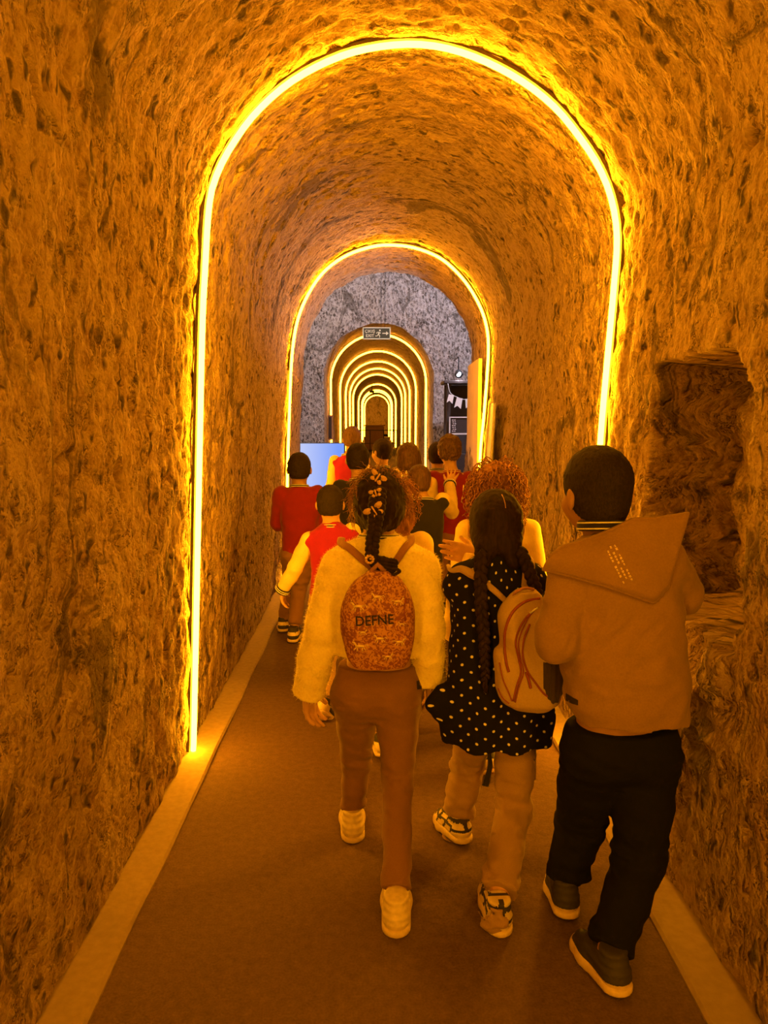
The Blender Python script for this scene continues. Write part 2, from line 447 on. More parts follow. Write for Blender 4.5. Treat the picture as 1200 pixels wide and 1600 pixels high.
# ------------------------------------------------------------------ distance fields meshed by surface nets
class Field:
    def __init__(self, lo, hi, vox):
        self.lo = np.array(lo, np.float64); self.vox = vox
        self.n = np.maximum(4, np.ceil((np.array(hi) - self.lo) / vox).astype(int) + 1)
        self.d = np.full(self.n, 0.5, np.float32)
        self.ax = [(self.lo[i] + vox * np.arange(self.n[i])).astype(np.float32) for i in range(3)]
    def sub(self, lo, hi, pad):
        lo = np.floor((np.array(lo) - pad - self.lo) / self.vox).astype(int); hi = np.ceil((np.array(hi) + pad - self.lo) / self.vox).astype(int) + 1
        lo = np.clip(lo, 0, self.n); hi = np.clip(hi, 0, self.n)
        sl = tuple(slice(a, b) for a, b in zip(lo, hi))
        X = self.ax[0][sl[0]][:, None, None]; Y = self.ax[1][sl[1]][None, :, None]; Z = self.ax[2][sl[2]][None, None, :]
        return sl, X, Y, Z
    def merge(self, sl, e, k, mode):
        a = self.d[sl]
        if a.size == 0: return
        if mode == 'cut':
            self.d[sl] = np.maximum(a, -e); return
        if k <= 0:
            self.d[sl] = np.minimum(a, e); return
        h = np.clip(0.5 + 0.5 * (a - e) / k, 0, 1)
        self.d[sl] = a * (1 - h) + e * h - k * h * (1 - h)
    def cone(self, a, b, ra, rb, k=0.02, mode='add'):
        a = np.array(a, np.float32); b = np.array(b, np.float32); R = max(ra, rb)
        sl, X, Y, Z = self.sub(np.minimum(a, b) - R, np.maximum(a, b) + R, k + 3 * self.vox)
        ba = b - a; L2 = max(float(ba @ ba), 1e-9)
        px, py, pz = X - a[0], Y - a[1], Z - a[2]
        h = np.clip((px * ba[0] + py * ba[1] + pz * ba[2]) / L2, 0, 1)
        dd = np.sqrt((px - h * ba[0]) ** 2 + (py - h * ba[1]) ** 2 + (pz - h * ba[2]) ** 2) - (ra + (rb - ra) * h)
        self.merge(sl, dd, k, mode)
    def chain(self, pts, rs, k=0.02):
        for i in range(len(pts) - 1):
            self.cone(pts[i], pts[i + 1], rs[i], rs[i + 1], k)
    def ell(self, c, r, R=None, k=0.02, mode='add'):
        c = np.array(c, np.float32); rm = max(r)
        sl, X, Y, Z = self.sub(c - rm, c + rm, k + 3 * self.vox)
        px, py, pz = X - c[0], Y - c[1], Z - c[2]
        if R is not None:
            Rt = np.array(R.transposed(), np.float32)
            qx = Rt[0, 0] * px + Rt[0, 1] * py + Rt[0, 2] * pz; qy = Rt[1, 0] * px + Rt[1, 1] * py + Rt[1, 2] * pz; qz = Rt[2, 0] * px + Rt[2, 1] * py + Rt[2, 2] * pz
        else: qx, qy, qz = px, py, pz
        k0 = np.sqrt((qx / r[0]) ** 2 + (qy / r[1]) ** 2 + (qz / r[2]) ** 2)
        k1 = np.sqrt((qx / r[0] ** 2) ** 2 + (qy / r[1] ** 2) ** 2 + (qz / r[2] ** 2) ** 2) + 1e-6
        self.merge(sl, k0 * (k0 - 1) / k1, k, mode)
    def loft(self, secs, yaw=0.0, k=0.02, e=2.3):
        """secs: (z, cx, cy, a, b) rising in z; superellipse sections about a bent spine"""
        s = np.array(sorted(secs), np.float32)
        R = float(max(s[:, 3].max(), s[:, 4].max()))
        lo = [s[:, 1].min() - R, s[:, 2].min() - R, s[0, 0]]; hi = [s[:, 1].max() + R, s[:, 2].max() + R, s[-1, 0]]
        sl, X, Y, Z = self.sub(lo, hi, k + 3 * self.vox)
        z = Z.ravel()
        # smooth interpolation of the sections
        def itp(c):
            t = np.interp(z, s[:, 0], np.arange(len(s))); i = np.clip(t.astype(int), 0, len(s) - 2); f = t - i
            y = s[:, c]; p0 = y[np.maximum(i - 1, 0)]; p1 = y[i]; p2 = y[i + 1]; p3 = y[np.minimum(i + 2, len(s) - 1)]
            return (0.5 * (2 * p1 + (p2 - p0) * f + (2 * p0 - 5 * p1 + 4 * p2 - p3) * f ** 2 + (3 * p1 - p0 - 3 * p2 + p3) * f ** 3)).astype(np.float32)[None, None, :]
        cx, cy, a, b = itp(1), itp(2), itp(3), itp(4)
        px, py = X - cx, Y - cy
        c_, s_ = math.cos(yaw), math.sin(yaw)
        u = c_ * px + s_ * py; v = -s_ * px + c_ * py
        q = (np.abs(u / a) ** e + np.abs(v / b) ** e) ** (1 / e)
        dd = (q - 1) * np.minimum(a, b)
        dd = np.maximum(dd, np.maximum(Z - s[-1, 0], s[0, 0] - Z))
        self.merge(sl, dd, k, 'add')
    def half(self, p, n):
        """keep the side of the plane that n points away from"""
        X, Y, Z = self.ax[0][:, None, None], self.ax[1][None, :, None], self.ax[2][None, None, :]
        self.d = np.maximum(self.d, (X - p[0]) * n[0] + (Y - p[1]) * n[1] + (Z - p[2]) * n[2]).astype(np.float32)
    def half_near(self, p, n, rad):
        """the same cut, only within rad of p"""
        sl, X, Y, Z = self.sub(np.array(p) - rad, np.array(p) + rad, 0)
        e = (X - p[0]) * n[0] + (Y - p[1]) * n[1] + (Z - p[2]) * n[2]
        r = np.sqrt((X - p[0]) ** 2 + (Y - p[1]) ** 2 + (Z - p[2]) ** 2)
        self.d[sl] = np.where(r < rad, np.maximum(self.d[sl], e), self.d[sl])
    def warp(self, fn, band=0.03):
        m = np.abs(self.d) < band
        i = np.nonzero(m)
        self.d[m] += fn(self.ax[0][i[0]], self.ax[1][i[1]], self.ax[2][i[2]]).astype(np.float32)
    def mesh(self, relax=1):
        d = self.d; s = d < 0
        s[0] = s[-1] = False; s[:, 0] = s[:, -1] = False; s[:, :, 0] = s[:, :, -1] = False
        d = np.where(s, d, np.maximum(d, 1e-5))
        cnt = sum(s[a:s.shape[0] - 1 + a, b:s.shape[1] - 1 + b, c:s.shape[2] - 1 + c].astype(np.int8) for a in (0, 1) for b in (0, 1) for c in (0, 1))
        act = (cnt > 0) & (cnt < 8)
        I, J, K = np.nonzero(act)
        idx = np.full(act.shape, -1, np.int64); idx[I, J, K] = np.arange(len(I))
        acc = np.zeros((len(I), 3), np.float32); w = np.zeros(len(I), np.float32)
        val = {(a, b, c): d[I + a, J + b, K + c] for a in (0, 1) for b in (0, 1) for c in (0, 1)}
        for axis in range(3):
            for o1 in (0, 1):
                for o2 in (0, 1):
                    A = [o1, o2]; A.insert(axis, 0); B = list(A); B[axis] = 1
                    va, vb = val[tuple(A)], val[tuple(B)]
                    c = (va < 0) != (vb < 0)
                    t = np.where(c, va / np.where(c, va - vb, 1), 0)
                    pt = np.tile(np.array(A, np.float32), (len(I), 1)); pt[:, axis] += t
                    acc += pt * c[:, None]; w += c
        v = acc / np.maximum(w, 1)[:, None] + np.stack([I, J, K], 1)
        v = v * self.vox + self.lo
        quads = []
        for axis in range(3):
            sh = list(s.shape); sh[axis] -= 1
            a = s[tuple(slice(0, -1) if q == axis else slice(None) for q in range(3))]
            b = s[tuple(slice(1, None) if q == axis else slice(None) for q in range(3))]
            ch = np.nonzero(a != b); flip = a[ch]
            o1, o2 = [q for q in range(3) if q != axis]
            def cell(da, db):
                q = [c.copy() for c in ch]; q[o1] -= da; q[o2] -= db
                return idx[q[0], q[1], q[2]]
            q = np.stack([cell(1, 1), cell(0, 1), cell(0, 0), cell(1, 0)], 1)
            if axis == 1: flip = ~flip
            q[~flip] = q[~flip][:, ::-1]
            quads.append(q)
        f = np.concatenate(quads)
        f = f[(f >= 0).all(1)]
        for _ in range(relax):
            e = np.concatenate([f[:, [0, 1]], f[:, [1, 2]], f[:, [2, 3]], f[:, [3, 0]]])
            sm = np.zeros_like(v); c = np.zeros(len(v))
            for q in range(3): sm[:, q] = np.bincount(e[:, 0], v[e[:, 1], q], len(v)) + np.bincount(e[:, 1], v[e[:, 0], q], len(v))
            c = np.bincount(e.ravel(), minlength=len(v))
            v = 0.5 * v + 0.5 * sm / np.maximum(c, 1)[:, None]
        return v, f

def bvh_of(v, f):
    return BVHTree.FromPolygons([tuple(map(float, p)) for p in v], [tuple(int(i) for i in q) for q in f])

def surf(bvh, px, py, off=0.003, fall=None):
    """the point where the line of sight (px, py) meets a garment, lifted off by off along its normal"""
    h, n, _, _ = bvh.ray_cast(CAM_P, ray(px, py))
    if h is None:
        return fall
    if n.dot(ray(px, py)) > 0: n = -n
    return h + n * off

# ================================================================== the tunnel
A1_Y, A2_Y, END_Y, PORTAL_Y = 3.03, 6.40, 7.70, 12.10
ARCH1 = [(303, 1202), (306, 1000), (311, 750), (316, 520), (320, 430), (327, 320), (340, 270), (365, 223), (400, 176), (450, 131), (510, 97), (570, 77), (640, 69), (700, 76), (760, 97), (820, 130), (868, 169), (905, 214), (935, 260), (955, 310), (964, 370), (959, 450), (951, 540), (942, 640), (936, 720), (921, 950), (908, 1202)]
ARCH2 = [(446, 912), (449, 750), (452, 650), (456, 560), (464, 505), (480, 463), (505, 426), (540, 400), (580, 386), (612, 383), (650, 388), (690, 405), (724, 437), (748, 475), (760, 510), (763, 545), (760, 600), (755, 660), (750, 715), (741, 912)]

def resample(pts, n=900):
    p = np.array(pts, float)
    d = np.concatenate([[0], np.cumsum(np.linalg.norm(np.diff(p, axis=0), axis=1))])
    t = np.linspace(0, d[-1], n)
    return np.stack([np.interp(t, d, p[:, 0]), np.interp(t, d, p[:, 1])], 1)

def world_profile(px, Y):
    w = [P(x, y, Y) for x, y in px]
    q = catmull([Vector((v.x, 0, max(v.z, 0))) for v in w], 8)
    q = [(v.x, v.z) for v in q]
    q[0] = (q[0][0], 0); q[-1] = (q[-1][0], 0)
    return resample(q)

PR1, PR2 = world_profile(ARCH1, A1_Y), world_profile(ARCH2, A2_Y)
_r, _sp, _cx = 0.845, 2.03, 0.04
PR3 = resample([(_cx - _r, 0), (_cx - _r, _sp)] + [(_cx - _r * math.cos(a), _sp + _r * math.sin(a)) for a in np.linspace(0, math.pi, 60)[1:-1]] + [(_cx + _r, _sp), (_cx + _r, 0)])

def prof_normals(p):
    t = np.gradient(p, axis=0); t /= np.linalg.norm(t, axis=1)[:, None] + 1e-9
    return np.stack([-t[:, 1], t[:, 0]], 1)                    # points out of the tunnel

def profile(Y, far=False):
    if far: return PR3
    t = min(1, max(0, (Y - A1_Y) / (A2_Y - A1_Y)))
    return PR1 * (1 - t) + PR2 * t

def smoothstep(a, b, x):
    t = np.clip((x - a) / (b - a), 0, 1); return t * t * (3 - 2 * t)

def tunnel(Ys, ns, far, mat, clear, niche=False, seed=0, split=True, suffix=''):
    """wall, vault, wall; clear = gap between the LED line and the rock"""
    rows, nrm = [], []
    sel = np.linspace(0, 899, ns).astype(int)
    for Y in Ys:
        p = profile(Y, far); n = prof_normals(p)
        rows.append((p + n * clear)[sel]); nrm.append(n[sel])
    p = np.array(rows); n = np.array(nrm)                       # (ny, ns, 2)
    Yg = np.repeat(np.array(Ys)[:, None], ns, 1)
    arc = np.concatenate([[0], np.cumsum(np.linalg.norm(np.diff(p[0], axis=0), axis=1))])
    U, V = Yg, np.repeat(arc[None, :], len(Ys), 0)
    x, z = p[..., 0], p[..., 1]
    big = fbm(x * 1.7, Yg * 1.7, z * 1.7, 3, seed + 3)
    chis = vnoise(U * 24 + V * 7, V * 17, 0 * U, seed + 5)
    mid = fbm(U * 10, V * 7, 0 * U, 3, seed + 8)
    fine = vnoise(U * 30 + V * 9, V * 27, 0 * U, seed + 13) * np.maximum(0, .4 + vnoise(U * 3, V * 3, 0 * U, seed + 14))
    pit = np.maximum(0, vnoise(U * 20 + V * 4, V * 15, 0 * U, seed + 9) - 0.40) * np.maximum(0, 0.40 + vnoise(U * 1.9, V * 1.9, 0 * U, seed + 11))
    disp = 0.006 + 0.016 * np.maximum(big, -0.5) + 0.0055 * chis + 0.010 * mid + 0.006 * fine + 0.10 * pit
    disp = np.clip(disp, -0.004, 0.08)
    x = x + n[..., 0] * disp; z = np.maximum(z + n[..., 1] * disp, 0)
    yy = Yg + 0.003 * vnoise(U * 30, V * 30, 0 * U, seed + 21)
    if niche:
        wob = 0.035 * fbm(Yg * 7, z * 7, 0 * z, 3, 91)
        my = smoothstep(1.885, 1.925, Yg + wob + 0.05 * (1.6 - z)) * (1 - smoothstep(2.55, 2.59, Yg + wob))
        corner = np.maximum(0, 2.02 - Yg) * 0.9
        mz = smoothstep(0.80, 0.85, z + wob) * (1 - smoothstep(1.60 - corner, 1.635 - corner, z + 0.7 * wob))
        m = my * mz * (x > 0.3)
        x = x + m * (0.30 + 0.04 * fbm(Yg * 5, z * 5, 0 * z, 3, 77))
        U = U + m * 0.30; yy = yy + 4 * m * (1 - m) * 0.05 * fbm(x * 9, z * 9, 0 * z, 3, 44)
        ledge = smoothstep(1.80, 1.90, Yg) * (1 - smoothstep(2.5, 2.6, Yg)) * smoothstep(0.45, 0.55, z) * (1 - smoothstep(0.80, 0.86, z)) * (x > 0.3)
        x = x + ledge * (0.02 + 0.05 * fbm(Yg * 6, z * 9, 0 * z, 3, 55))
    verts = np.stack([x, yy, z], -1); uv = np.stack([U, V], -1)
    def piece(name, a, b):
        v = verts[:, a:b].reshape(-1, 3); q = uv[:, a:b].reshape(-1, 2); w = b - a
        i = np.arange(len(Ys) - 1)[:, None] * w + np.arange(w - 1)[None, :]
        f = np.stack([i, i + 1, i + 1 + w, i + w], -1).reshape(-1, 4)
        structure(link_mesh(name, v, f, mat, uv=q))
    if split:
        zc = p[len(Ys) // 2, :, 1]
        k1 = int(np.argmax(zc > 2.0)); k2 = ns - int(np.argmax(zc[::-1] > 2.0)) - 1
        piece('wall_left' + suffix, 0, k1 + 1); piece('ceiling' + suffix, k1, k2 + 1); piece('wall_right' + suffix, k2, ns)
    else:
        piece('wall_far_tunnel' + suffix, 0, ns)
    return verts

ys_near = np.concatenate([np.arange(-4, 0.4, 0.08), np.arange(0.4, 1.5, 0.016), np.arange(1.5, 2.7, 0.010), np.arange(2.7, 3.3, 0.013), np.arange(3.3, 5.0, 0.018), np.arange(5.0, END_Y, 0.03), [END_Y]])
near_v = tunnel(ys_near, 470, False, M['rock'], 0.020, niche=True)
ys_far = np.concatenate([np.arange(PORTAL_Y, 20, 0.10), np.arange(20, 62.1, 0.5)])
far_v = tunnel(ys_far, 150, True, M['rock'], 0.035, seed=50, split=False)

# the tunnel's dark ends
def end_wall(name, Y, mat, prof):
    pts = [(a, Y, b) for a, b in prof[::18]]
    mid = (0.04, Y, 1.0)
    structure(link_mesh(name, pts + [mid], [(i, i + 1, len(pts)) for i in range(len(pts) - 1)] + [(len(pts) - 1, 0, len(pts))], mat, uv=[(a * 1.0, b) for a, _, b in pts] + [(0, 1)]))
end_wall('wall_end', 54.5, M['rock'], PR3 * 1.15)
end_wall('wall_behind', -4.0, M['rock'], PR1 * 1.08)

# ------------------------------------------------------------------ the grey cross hall
HX, HZ = 5.0, 4.6
def hall_ring(name, edge, Y, mat, n_in=34, seed=0, outward=1, flat_left=False):
    """a wall with an arched opening; rings run from the opening's edge out to the hall's corners"""
    e = np.asarray(edge); ns = len(e); cx = 0.04
    dx, dz = e[:, 0] - cx, e[:, 2]
    L = np.hypot(dx, dz)
    sx = np.where(np.abs(dx) > 1e-6, HX / np.abs(dx), 1e9); sz = np.where(dz > 1e-6, HZ / np.maximum(dz, 1e-6), 1e9)
    s = np.minimum(sx, sz)
    out = np.stack([cx + dx * s, dz * s], 1)
    tt = np.concatenate([np.linspace(0, 1, n_in) ** 1.6])
    X = e[None, :, 0] * (1 - tt[:, None]) + out[None, :, 0] * tt[:, None]
    Z = e[None, :, 2] * (1 - tt[:, None]) + out[None, :, 1] * tt[:, None]
    amp = smoothstep(0.0, 0.03, tt)[:, None]
    Yd = Y + outward * amp * (0.05 * fbm(X * 2.2, Z * 2.2, 0 * X, 4, seed) + 0.02 * fbm(X * 8, Z * 12, 0 * X, 3, seed + 4))
    Yd[0] = e[:, 1]
    v = np.stack([X, Yd, Z], -1).reshape(-1, 3); uv = np.stack([X, Z], -1).reshape(-1, 2)
    i = np.arange(n_in - 1)[:, None] * ns + np.arange(ns - 1)[None, :]
    f = np.stack([i, i + ns, i + ns + 1, i + 1], -1).reshape(-1, 4)
    structure(link_mesh(name, v, f, mat, uv=uv))
hall_ring('wall_hall_front', near_v[-1], END_Y, M['rock_hall'], seed=31)
hall_ring('wall_hall_back', far_v[0], PORTAL_Y, M['rock_hall'], n_in=90, seed=37)

def rock_sheet(name, o, ax, ay, nx, ny, nrm, mat, amp=0.05, seed=0):
    o, ax, ay, nrm = map(np.array, (o, ax, ay, nrm))
    u, w = np.meshgrid(np.linspace(0, 1, nx), np.linspace(0, 1, ny))
    p = o + u[..., None] * ax + w[..., None] * ay
    a = amp * fbm(p[..., 0] * 1.5 + 3, p[..., 1] * 1.5, p[..., 2] * 1.5, 4, seed)
    p = p + a[..., None] * nrm
    i = np.arange(ny - 1)[:, None] * nx + np.arange(nx - 1)[None, :]
    f = np.stack([i, i + 1, i + 1 + nx, i + nx], -1).reshape(-1, 4)
    uv = np.stack([u * np.linalg.norm(ax), w * np.linalg.norm(ay)], -1).reshape(-1, 2)
    structure(link_mesh(name, p.reshape(-1, 3), f, mat, uv=uv))
rock_sheet('wall_hall_left', (-HX, END_Y - .1, 0), (0, PORTAL_Y - END_Y + .2, 0), (0, 0, HZ), 30, 30, (1, 0, 0), M['rock_hall'], seed=3)
rock_sheet('wall_hall_right', (HX, END_Y - .1, 0), (0, PORTAL_Y - END_Y + .2, 0), (0, 0, HZ), 30, 30, (-1, 0, 0), M['rock_hall'], seed=5)
rock_sheet('ceiling_hall', (-HX - .1, END_Y - .1, HZ - .05), (2 * HX + .2, 0, 0), (0, PORTAL_Y - END_Y + .2, 0), 50, 30, (0, 0, -1), M['rock_hall'], seed=6)

# ------------------------------------------------------------------ floor and kerbs
def slab(name, x0, x1, y0, y1, z0, z1, mat):
    return structure(MB().box(((x0 + x1) / 2, (y0 + y1) / 2, (z0 + z1) / 2), (x1 - x0, y1 - y0, z1 - z0)).top(name, mat, None, smooth=False))
slab('floor', -1.05, 1.25, -4.1, END_Y, -0.12, 0.0, M['floor'])
slab('floor_hall', -HX - .1, HX + .1, END_Y, PORTAL_Y, -0.12, 0.0, M['floor'])
slab('floor_far_tunnel', -1.0, 1.1, PORTAL_Y, 62, -0.12, 0.0, M['floor'])

def kerb(name, side):
    """the pale concrete margin between the matting and the rock"""
    ys = np.arange(-4, END_Y + .01, 0.06); v, f = [], []
    for i, Y in enumerate(ys):
        pr = profile(Y); foot = pr[0, 0] if side < 0 else pr[-1, 0]
        inn = foot - side * (0.095 + 0.006 * float(vnoise(Y * 2.1, side * 3.3, 0, 4)))
        outx = foot + side * 0.10
        h = 0.016
        for x, z in ((outx, -0.02), (outx, h), (inn + side * 0.008, h), (inn, h - 0.008), (inn, -0.02)): v.append((x, Y, z))
    n = 5
    for i in range(len(ys) - 1):
        for k in range(n - 1):
            q = (i * n + k, i * n + k + 1, (i + 1) * n + k + 1, (i + 1) * n + k)
            f.append(q if side > 0 else q[::-1])
    structure(link_mesh(name, v, f, M['kerb'], smooth=False))
kerb('trim_1', -1); kerb('trim_2', 1)

# ------------------------------------------------------------------ glowing arches
def led_arch(Y, far, label, r=0.0085, step=7, lift=0.0, break_top=False):
    p = profile(Y, far); n = prof_normals(p)
    t = thing('led_arch', label, 'light', (float(p[:, 0].mean()), Y, 0), 'glowing LED arches of the tunnel')
    sel = list(range(0, 900, step)) + ([899] if 899 % step else [])
    pts = [Vector((p[i, 0], Y, max(p[i, 1], 0.022))) for i in sel]
    MB().tube(pts, r, sides=8, up=Vector((0, 1, 0))).part('light_tube', M['led_far'] if far else M['led'], t)
    c = MB()
    pts2 = [Vector((p[i, 0] + n[i, 0] * (r + 0.009), Y - 0.004, max(p[i, 1] + n[i, 1] * (r + 0.009), 0.022))) for i in sel]
    c.tube(pts2, [(r * 1.25, 0.009)] * len(pts2), sides=4, up=Vector((0, 1, 0)))
    c.part('mounting_channel', M['channel'], t, smooth=False)  # dark backing, also drawn for the shadow line outside the tube
    return t
led_arch(A1_Y, False, 'tallest glowing amber LED arch, the nearest, framing the whole group of children', r=0.0115)
led_arch(A2_Y, False, 'second glowing LED arch from the front, just before the grey hall', r=0.0105)
for Y, lab, r in ((13.3, 'glowing LED arch directly under the exit sign, first beyond the grey hall', .017), (16.7, 'second glowing LED arch beyond the grey hall', .019), (19.8, 'third glowing LED arch beyond the grey hall', .021), (22.8, 'fourth glowing LED arch beyond the grey hall', .023), (26.0, 'fifth glowing LED arch beyond the grey hall', .025), (34.0, 'sixth glowing LED arch beyond the grey hall, after a wide gap', .030), (41.7, 'seventh glowing LED arch beyond the grey hall', .034), (44.5, 'eighth glowing LED arch beyond the grey hall, close behind the seventh', .034), (52.0, 'smallest glowing LED arch, the last before the dark end of the tunnel', .038)):
    led_arch(Y, True, lab, r=r, step=14)
led_arch(-0.30, False, 'glowing LED arch behind the viewpoint', r=0.0115, step=12)

# ------------------------------------------------------------------ hall furniture
def hall_lamp(x, y, z, aim, label, m='hall_lamp'):
    t = thing('hall_lamp', label, 'lamp', (x, y, z), 'ceiling spot lamps of the hall')
    d = (Vector(aim) - Vector((x, y, z))).normalized(); o = Vector((x, y, z))
    MB().tube([o - d * .16, o - d * .15, o, o + d * .02], [.05, .10, .17, .18], sides=16).part('housing', M['dark_metal'], t)
    MB().tube([o - d * .12, Vector((x, y, HZ - .02))], .012, sides=6).part('bracket', M['dark_metal'], t)
    MB().tube([o + d * .022, o + d * .03], .165, sides=16).part('lens', M[m], t)
hall_lamp(2.3, 9.3, 4.1, (1.0, 12.1, 2.6), 'cool white spot lamp at the hall ceiling on the bunting side')
hall_lamp(-1.7, 9.4, 4.1, (-0.6, 12.1, 2.7), 'warm white spot lamp at the hall ceiling above the screen', 'hall_lamp_warm')

def text_mesh(s, size, extrude=0.0):
    cu = bpy.data.curves.new('lettering', 'FONT'); cu.body = s; cu.size = size; cu.align_x = 'CENTER'; cu.align_y = 'CENTER'
    cu.resolution_u = 3; cu.offset = size * .010; cu.extrude = extrude
    o = bpy.data.objects.new('lettering', cu); COL.objects.link(o)
    dg = bpy.context.evaluated_depsgraph_get(); dg.update()
    me = o.evaluated_get(dg).to_mesh()
    v = [Vector(q.co) for q in me.vertices]; f = [tuple(q.vertices) for q in me.polygons]
    o.evaluated_get(dg).to_mesh_clear()
    bpy.data.objects.remove(o); bpy.data.curves.remove(cu)
    return v, f

# exit sign hung before the portal
SY = 11.9
c = P(588.5, 521, SY); w = 41 * SY / FPX; h = 16.5 * SY / FPX
sg = thing('exit_sign', 'dark emergency exit sign with running figure and arrow above the far tunnel', 'sign', (c.x, SY, c.z))
MB().box((c.x, SY, c.z), (w, .03, h), bev=.004).part('sign_face', M['sign_dark'], sg, smooth=False)
b = MB()
for x, z, a, e in ((0, h / 2, w + .02, .014), (0, -h / 2, w + .02, .014), (-w / 2, 0, .014, h + .02), (w / 2, 0, .014, h + .02)):
    b.box((c.x + x, SY, c.z + z), (a, .045, e))
b.part('sign_frame', M['sign_pale'], sg, smooth=False)
for s, dz in (('ÇIKIŞ', .030), ('EXIT', -.038)):
    v, f = text_mesh(s, .062, .002)
    part('lettering', [(c.x - w * .25 + q.x * 1.05, SY - .019 - q.z, c.z + dz + q.y) for q in v], f, M['sign_pale'], sg, smooth=False)
rm = MB(); ox, oz = c.x + w * .07, c.z
def limb(a, b_, r): rm.tube([(ox + a[0], SY - .018, oz + a[1]), (ox + b_[0], SY - .018, oz + b_[1])], [(r, .003)] * 2, sides=6, up=Vector((0.3, 0, 1)))
limb((.012, .012), (-.004, -.022), .013); limb((-.004, -.022), (.022, -.038), .007); limb((.022, -.038), (.014, -.066), .006)
limb((-.004, -.022), (-.026, -.042), .007); limb((-.026, -.042), (-.052, -.040), .006); limb((.012, .016), (.036, .002), .006); limb((.010, .016), (-.022, .016), .006); limb((-.022, .016), (-.034, -.004), .006)
rm.box((ox + .022, SY - .018, oz + .045), (.024, .006, .024), bev=.009)
rm.part('running_figure', M['sign_pale'], sg)
ar = MB(); ax_ = c.x + w * .33
ar.box((ax_ - .02, SY - .018, oz), (.06, .006, .014)); ar.add([(ax_ + .01, SY - .021, oz + .03), (ax_ + .01, SY - .021, oz - .03), (ax_ + .05, SY - .021, oz), (ax_ + .01, SY - .015, oz + .03), (ax_ + .01, SY - .015, oz - .03), (ax_ + .05, SY - .015, oz)], [(0, 1, 2), (5, 4, 3), (0, 3, 4, 1), (1, 4, 5, 2), (2, 5, 3, 0)])
ar.part('arrow', M['sign_pale'], sg, smooth=False)
for dx in (-.03, .03):
    MB().tube([(c.x + dx + .1, SY, c.z + h / 2), (c.x + dx + .1, SY, HZ - .02)], .004, sides=5).part('hanging_wire', M['dark_metal'], sg)

# bright blue screen by the hall's entrance
KY = 9.4
a, b_ = P(446, 693, KY), P(538, 775, KY)
sc_mat, nt, bs = new_mat('screen_glow')
nt.nodes.remove(bs)
tc = N(nt, 'ShaderNodeTexCoord'); sep = N(nt, 'ShaderNodeSeparateXYZ'); nt.links.new(tc.outputs['Generated'], sep.inputs[0])
r = ramp(nt, [(0.1, (0.62, 0.68, 0.95)), (0.9, (0.20, 0.34, 0.95))]); nt.links.new(sep.outputs[0], r.inputs[0])
em = N(nt, 'ShaderNodeEmission'); em.inputs[1].default_value = 1.0; nt.links.new(r.outputs[0], em.inputs[0]); nt.links.new(em.outputs[0], nt.nodes['Material Output'].inputs[0])
kx, kz, kw, kh = (a.x + b_.x) / 2, (a.z + b_.z) / 2, b_.x - a.x, a.z - b_.z
ks = thing('display_screen', 'glowing pale blue display screen on a stand beside the foremost boys', 'screen', (kx, KY, 0))
MB().box((kx, KY + .035, kz), (kw + .02, .05, kh + .02), bev=.008).part('casing', M['dark_metal'], ks, smooth=False)
MB().box((kx, KY + .004, kz), (kw, .012, kh)).part('screen', sc_mat, ks, smooth=False)
sb = MB().box((kx, KY + .06, kz - kh / 2 - .2), (.08, .06, .5)).box((kx, KY + .05, .015), (.55, .4, .03), bev=.01); sb.part('stand', M['dark_metal'], ks, smooth=False)

# stall with bunting and menu board in the hall
ST = 10.9
def S(px, py): return P(px, py, ST)
s0, s1 = S(699, 610), S(760, 610)
st = thing('market_stall', 'dark timber stall with a back panel in the grey hall', 'stall', ((s0.x + s1.x) / 2, ST + .3, 0))
z1 = S(715, 600).z
bx = MB()
bx.box(((s0.x + s1.x) / 2, ST + .5, z1 / 2), (s1.x - s0.x, .05, z1)); bx.part('back_panel', M['stall'], st, smooth=False)
for xx in (s0.x + .03, s1.x - .03):
    MB().box((xx, ST + .12, z1 / 2 + .02), (.06, .06, z1 + .04), bev=.008).part('post', M['stall'], st, smooth=False)
MB().box(((s0.x + s1.x) / 2, ST + .3, z1 + .03), (s1.x - s0.x + .1, .56, .05), bev=.01).part('top_shelf', M['stall'], st, smooth=False)
MB().box(((s0.x + s1.x) / 2, ST + .22, .45), (s1.x - s0.x - .1, .4, .9), bev=.01).part('counter', M['stall'], st, smooth=False)
m0, m1 = S(703, 652), S(745, 678)
bd = thing('menu_board', 'dark sign board with thin white border hanging on the stall', 'sign', ((m0.x + m1.x) / 2, ST, m1.z))
MB().box(((m0.x + m1.x) / 2, ST + .04, (m0.z + m1.z) / 2), (m1.x - m0.x, .03, m0.z - m1.z)).part('board', M['stall'], bd, smooth=False)
fr = MB()
for x, z, a_, e in (((m0.x + m1.x) / 2, m0.z, m1.x - m0.x + .02, .016), ((m0.x + m1.x) / 2, m1.z, m1.x - m0.x + .02, .022), (m0.x, (m0.z + m1.z) / 2, .016, m0.z - m1.z), (m1.x, (m0.z + m1.z) / 2, .016, m0.z - m1.z)):
    fr.box((x, ST + .02, z), (a_, .02, e))
fr.part('border', M['chalk'], bd, smooth=False)
ch = MB()
for k in range(7):
    z = m0.z - .04 - k * .027
    for q in range(2):
        ch.box((m0.x + .045 + .03 * q + .004 * (k % 3), ST + .022, z), (.022 - .004 * ((k + q) % 3), .006, .012))
ch.part('chalk_marks', M['chalk'], bd, smooth=False)
bt = thing('bunting', 'string of white swallow-tailed paper flags above the menu board', 'bunting', tuple(S(712, 620)))
pts = [S(700, 599) , S(703, 612), S(709, 618), S(716, 621), S(724, 624), S(733, 621), S(742, 600)]
MB().tube([p + Vector((0, .017, 0)) for p in catmull(pts, 4)], .004, sides=5).part('string', M['chalk'], bt)
